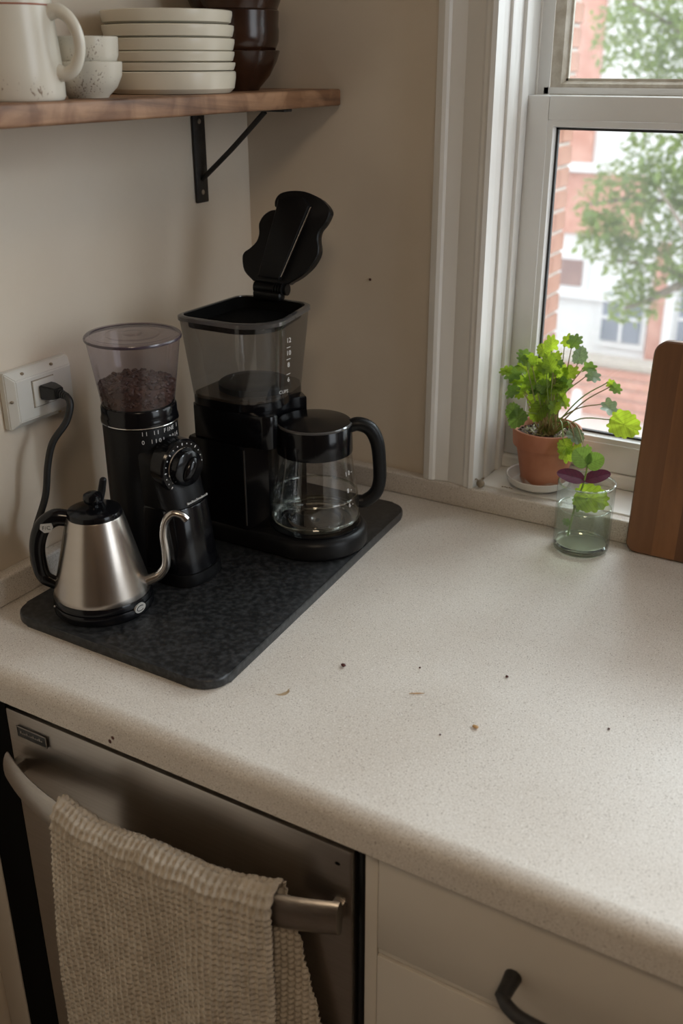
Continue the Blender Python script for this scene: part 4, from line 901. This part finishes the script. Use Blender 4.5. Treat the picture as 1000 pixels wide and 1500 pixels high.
pd = thing('seed_pod', (.398, -.009, .9435), 'round brown dried pod at the foot of the window casing', 'pod')
b_ = B(); ell(b_, (.398, -.009, .9495), (.0062, .0058, .0060), 14, 10); obj('shell', b_, M['pod'], pd)
b_ = B(); tube(b_, [(.395, -.011, .954), (.3925, -.013, .957), (.391, -.0135, .955)], [.0015, .001, .0006], 6, 4); obj('stalk', b_, M['pod'], pd)
b_ = B(); 
for k in range(5): ell(b_, (.427 + k * .0035, .0045 + .001 * (k % 2), .9458), (.0018, .0010, .0007), 6, 4)
tag(obj('dead_leaf_bits', b_, M['pod'], origin=(.43, .005, .9455)), 'brown leaf fragments on the sill beside the saucer', 'debris', kind='stuff')

# ------------------------------------------------------------------ outside
GZ = -2.62
b_ = B(); box(b_, -40, 40, .6, 60, GZ - .2, GZ); struct('ground', b_, M['road'])
bw = bpy.data.objects.new('wall_outside', None); C.objects.link(bw); bw.location = (-.45, 1.3, GZ); bw['kind'] = 'structure'; bw['label'] = 'salmon brick wall of the wing beside the window'
FX, FY = -.308, 2.40
b_ = B(); box(b_, -.62, FX - .008, .22, FY - .008, GZ, 3.4); obj('mortar_bed', b_, M['mortar'], bw)
cache = {}
row = 0; z = -.55
while z < 2.55:
    y = FY; first = .215 if row % 2 else .105
    Ls = [first] + [.215] * 4
    if row % 2 == 0: Ls = [.105] + [.215] * 4
    for Lb in Ls:
        key = Lb
        if key not in cache:
            bb = B(); box(bb, -.03, 0, -Lb, 0, 0, .064, .004, 1); me = bpy.data.meshes.new('brick'); bb.to_mesh(me); bb.free(); me.materials.append(M['brick']); cache[key] = me
        o = bpy.data.objects.new('brick', cache[key]); C.objects.link(o); o.parent = bw
        o.location = Vector((FX + rl.uniform(-.002, .002), y, z)) - bw.location; y -= Lb + .010
    z += .075; row += 1

bld = thing('apartment_house', (-3, 13.5, GZ), 'white and red brick house across the street', 'house')
BYF = 13.0
def bx(name, x0, x1, z0, z1, y0, y1, m, parent=None, bev=0):
    b = B(); box(b, x0, x1, y0, y1, z0, z1, bev); return obj(name, b, m, parent or bld)
bx('wall', -12, 6, GZ, 4.5, BYF, BYF + 6, M['facade'])
bx('brick_panel', -6.5, -3.52, .22, 4.0, BYF - .08, BYF, M['redbrick'])
bx('stone_band', -6.5, -3.40, .12, .24, BYF - .16, BYF, M['facade'])
bx('brick_panel', -6.5, -2.75, -.72, .10, BYF - .06, BYF, M['redbrick'])
bx('brick_panel', -2.48, -2.28, GZ + .2, -.75, BYF - .10, BYF, M['redbrick'])
bx('white_corner_trim', -2.27, -2.14, GZ, 1.0, BYF - .14, BYF, M['facade'])
bx('roof', -12.3, 6.3, 4.5, 4.8, BYF - .4, BYF + 6.3, M['farbrown'])
bx('string_course', -4.2, -2.5, -1.62, -1.52, BYF - .10, BYF, M['facade'])
def fwin(x0, x1, z0, z1, glass, bars=True):
    f = bx('window', x0 - .07, x1 + .07, z0 - .09, z1 + .07, BYF - .05, BYF + .02, M['facade'])
    p = B(); box(p, x0, x1, BYF - .07, BYF - .045, z0, z1); obj('pane', p, glass, f, smooth=False)
    if bars:
        p = B(); box(p, (x0 + x1) / 2 - .02, (x0 + x1) / 2 + .02, BYF - .085, BYF - .06, z0, z1); box(p, x0, x1, BYF - .085, BYF - .06, (z0 + z1) / 2 - .02, (z0 + z1) / 2 + .02); obj('glazing_bar', p, M['facade'], f)
fwin(-3.82, -3.50, -1.45, -1.08, M['farbrown'], False)
fwin(-3.15, -2.58, -2.18, -1.50, M['farglass'])
fwin(-2.08, -1.2, -2.30, -1.20, M['farglass'])
fwin(-2.08, -1.2, -.4, .7, M['farglass'])
fwin(-.6, .3, -2.2, -1.2, M['farglass'])
# low brick garden wall in courses
gw_ = thing('garden_wall', (-2.5, 10.9, GZ), 'low red brick wall with pale coping across the street', 'wall')
for k in range(5):
    b_ = B(); box(b_, -6, 2, 10.85, 11.10, GZ + k * .13, GZ + k * .13 + .115, .008); obj('brick_course', b_, M['redbrick'], gw_)
b_ = B(); box(b_, -6, 2, 10.87, 11.08, GZ, GZ + .65); obj('mortar_bed', b_, M['mortar'], gw_)
b_ = B(); box(b_, -6.05, 2.05, 10.80, 11.15, GZ + .65, GZ + .73, .01); obj('coping', b_, M['mortar'], gw_)
b_ = B(); lathe(b_, [(0, GZ), (.13, GZ), (.13, GZ + .04), (.075, GZ + .06), (.06, GZ + .55), (.05, GZ + .62), (0, GZ + .64)], -2.45, 9.8, 20); tag(obj('bollard', b_, M['facade'], origin=(-2.45, 9.8, GZ)), 'white bollard before the low brick wall outside', 'bollard')
# street tree
tr = thing('street_tree', (.35, 6.4, GZ), 'leafy green street tree outside the window', 'tree')
b_ = B(); tube(b_, [(.35, 6.4, GZ), (.30, 6.4, -1.2), (.20, 6.35, .1), (.10, 6.3, 1.3), (.1, 6.3, 2.6)], [.15, .13, .11, .09, .06], 12, 6); obj('trunk', b_, M['bark'], tr)
brs = [[(.25, 6.38, -.5), (-.35, 6.2, -.05), (-.75, 6.05, .16), (-1.12, 5.95, .22)], [(-.60, 6.1, .10), (-.85, 6.0, -.05), (-1.0, 5.95, -.12)], [(.20, 6.35, .2), (-.4, 6.2, .55), (-1.0, 6.1, .62), (-1.35, 6, .58)], [(.15, 6.3, .9), (-.4, 6.2, 1.4), (-.9, 6.1, 1.7), (-1.3, 6.1, 1.9)], [(.1, 6.3, 1.5), (.5, 6.2, 2.1), (.9, 6.1, 2.3)], [(.2, 6.3, .3), (.7, 6.1, .8), (1.2, 6.0, .9)], [(.22, 6.35, -.2), (-.2, 6.0, .0), (-.5, 5.8, .35), (-.8, 5.7, .75)]]
for q in brs:
    b_ = B(); tube(b_, q, [.035, .022, .010], 8, 5); obj('branch', b_, M['bark'], tr)
lm = []; fm = []; rt_ = random.Random(21)
clusters = [((-.95, 6.0, .62), (.48, .35, .34), 640), ((-.65, 6.0, .95), (.5, .4, .35), 520), ((-1.20, 6.0, .38), (.22, .25, .18), 170), ((-.9, 6.0, .22), (.30, .3, .14), 170), ((-.95, 6.0, -.06), (.20, .22, .17), 150), ((-.5, 6.0, .3), (.35, .3, .25), 230), ((-.5, 6.0, -.02), (.18, .2, .12), 60), ((-1.05, 6.1, 1.75), (.42, .4, .38), 640), ((-.6, 6.1, 1.6), (.5, .4, .4), 520), ((.1, 6.2, 1.6), (.8, .6, .6), 600), ((.8, 6.1, 1.4), (.7, .5, .7), 500), ((0, 6.2, .6), (.6, .5, .4), 350)]
for c, s, n_ in clusters:
    for i in range(int(n_ * 1.7)):
        while True:
            d = Vector((rt_.uniform(-1, 1), rt_.uniform(-1, 1), rt_.uniform(-1, 1)))
            if d.length < 1: break
        p = Vector((c[0] + d.x * s[0], c[1] + d.y * s[1], c[2] + d.z * s[2])); L_ = rt_.uniform(.05, .095)
        x = Vector((rt_.uniform(-1, 1), rt_.uniform(-1, 1), rt_.uniform(-.9, .3))).normalized(); y = x.cross(Vector((rt_.uniform(-.6, .6), rt_.uniform(-.6, .6), 1))).normalized(); nn_ = x.cross(y)
        k = len(lm); lm += [p, p + x * L_ * .5 + y * L_ * .26 + nn_ * .006, p + x * L_, p + x * L_ * .5 - y * L_ * .26 + nn_ * .006]
        fm += [(k, k + 1, k + 2), (k, k + 2, k + 3)]
me = bpy.data.meshes.new('foliage'); me.from_pydata([v - tr.location for v in lm], [], fm)
o = link('foliage', me, M['treeleaf'], tr, smooth=False); o['kind'] = 'stuff'
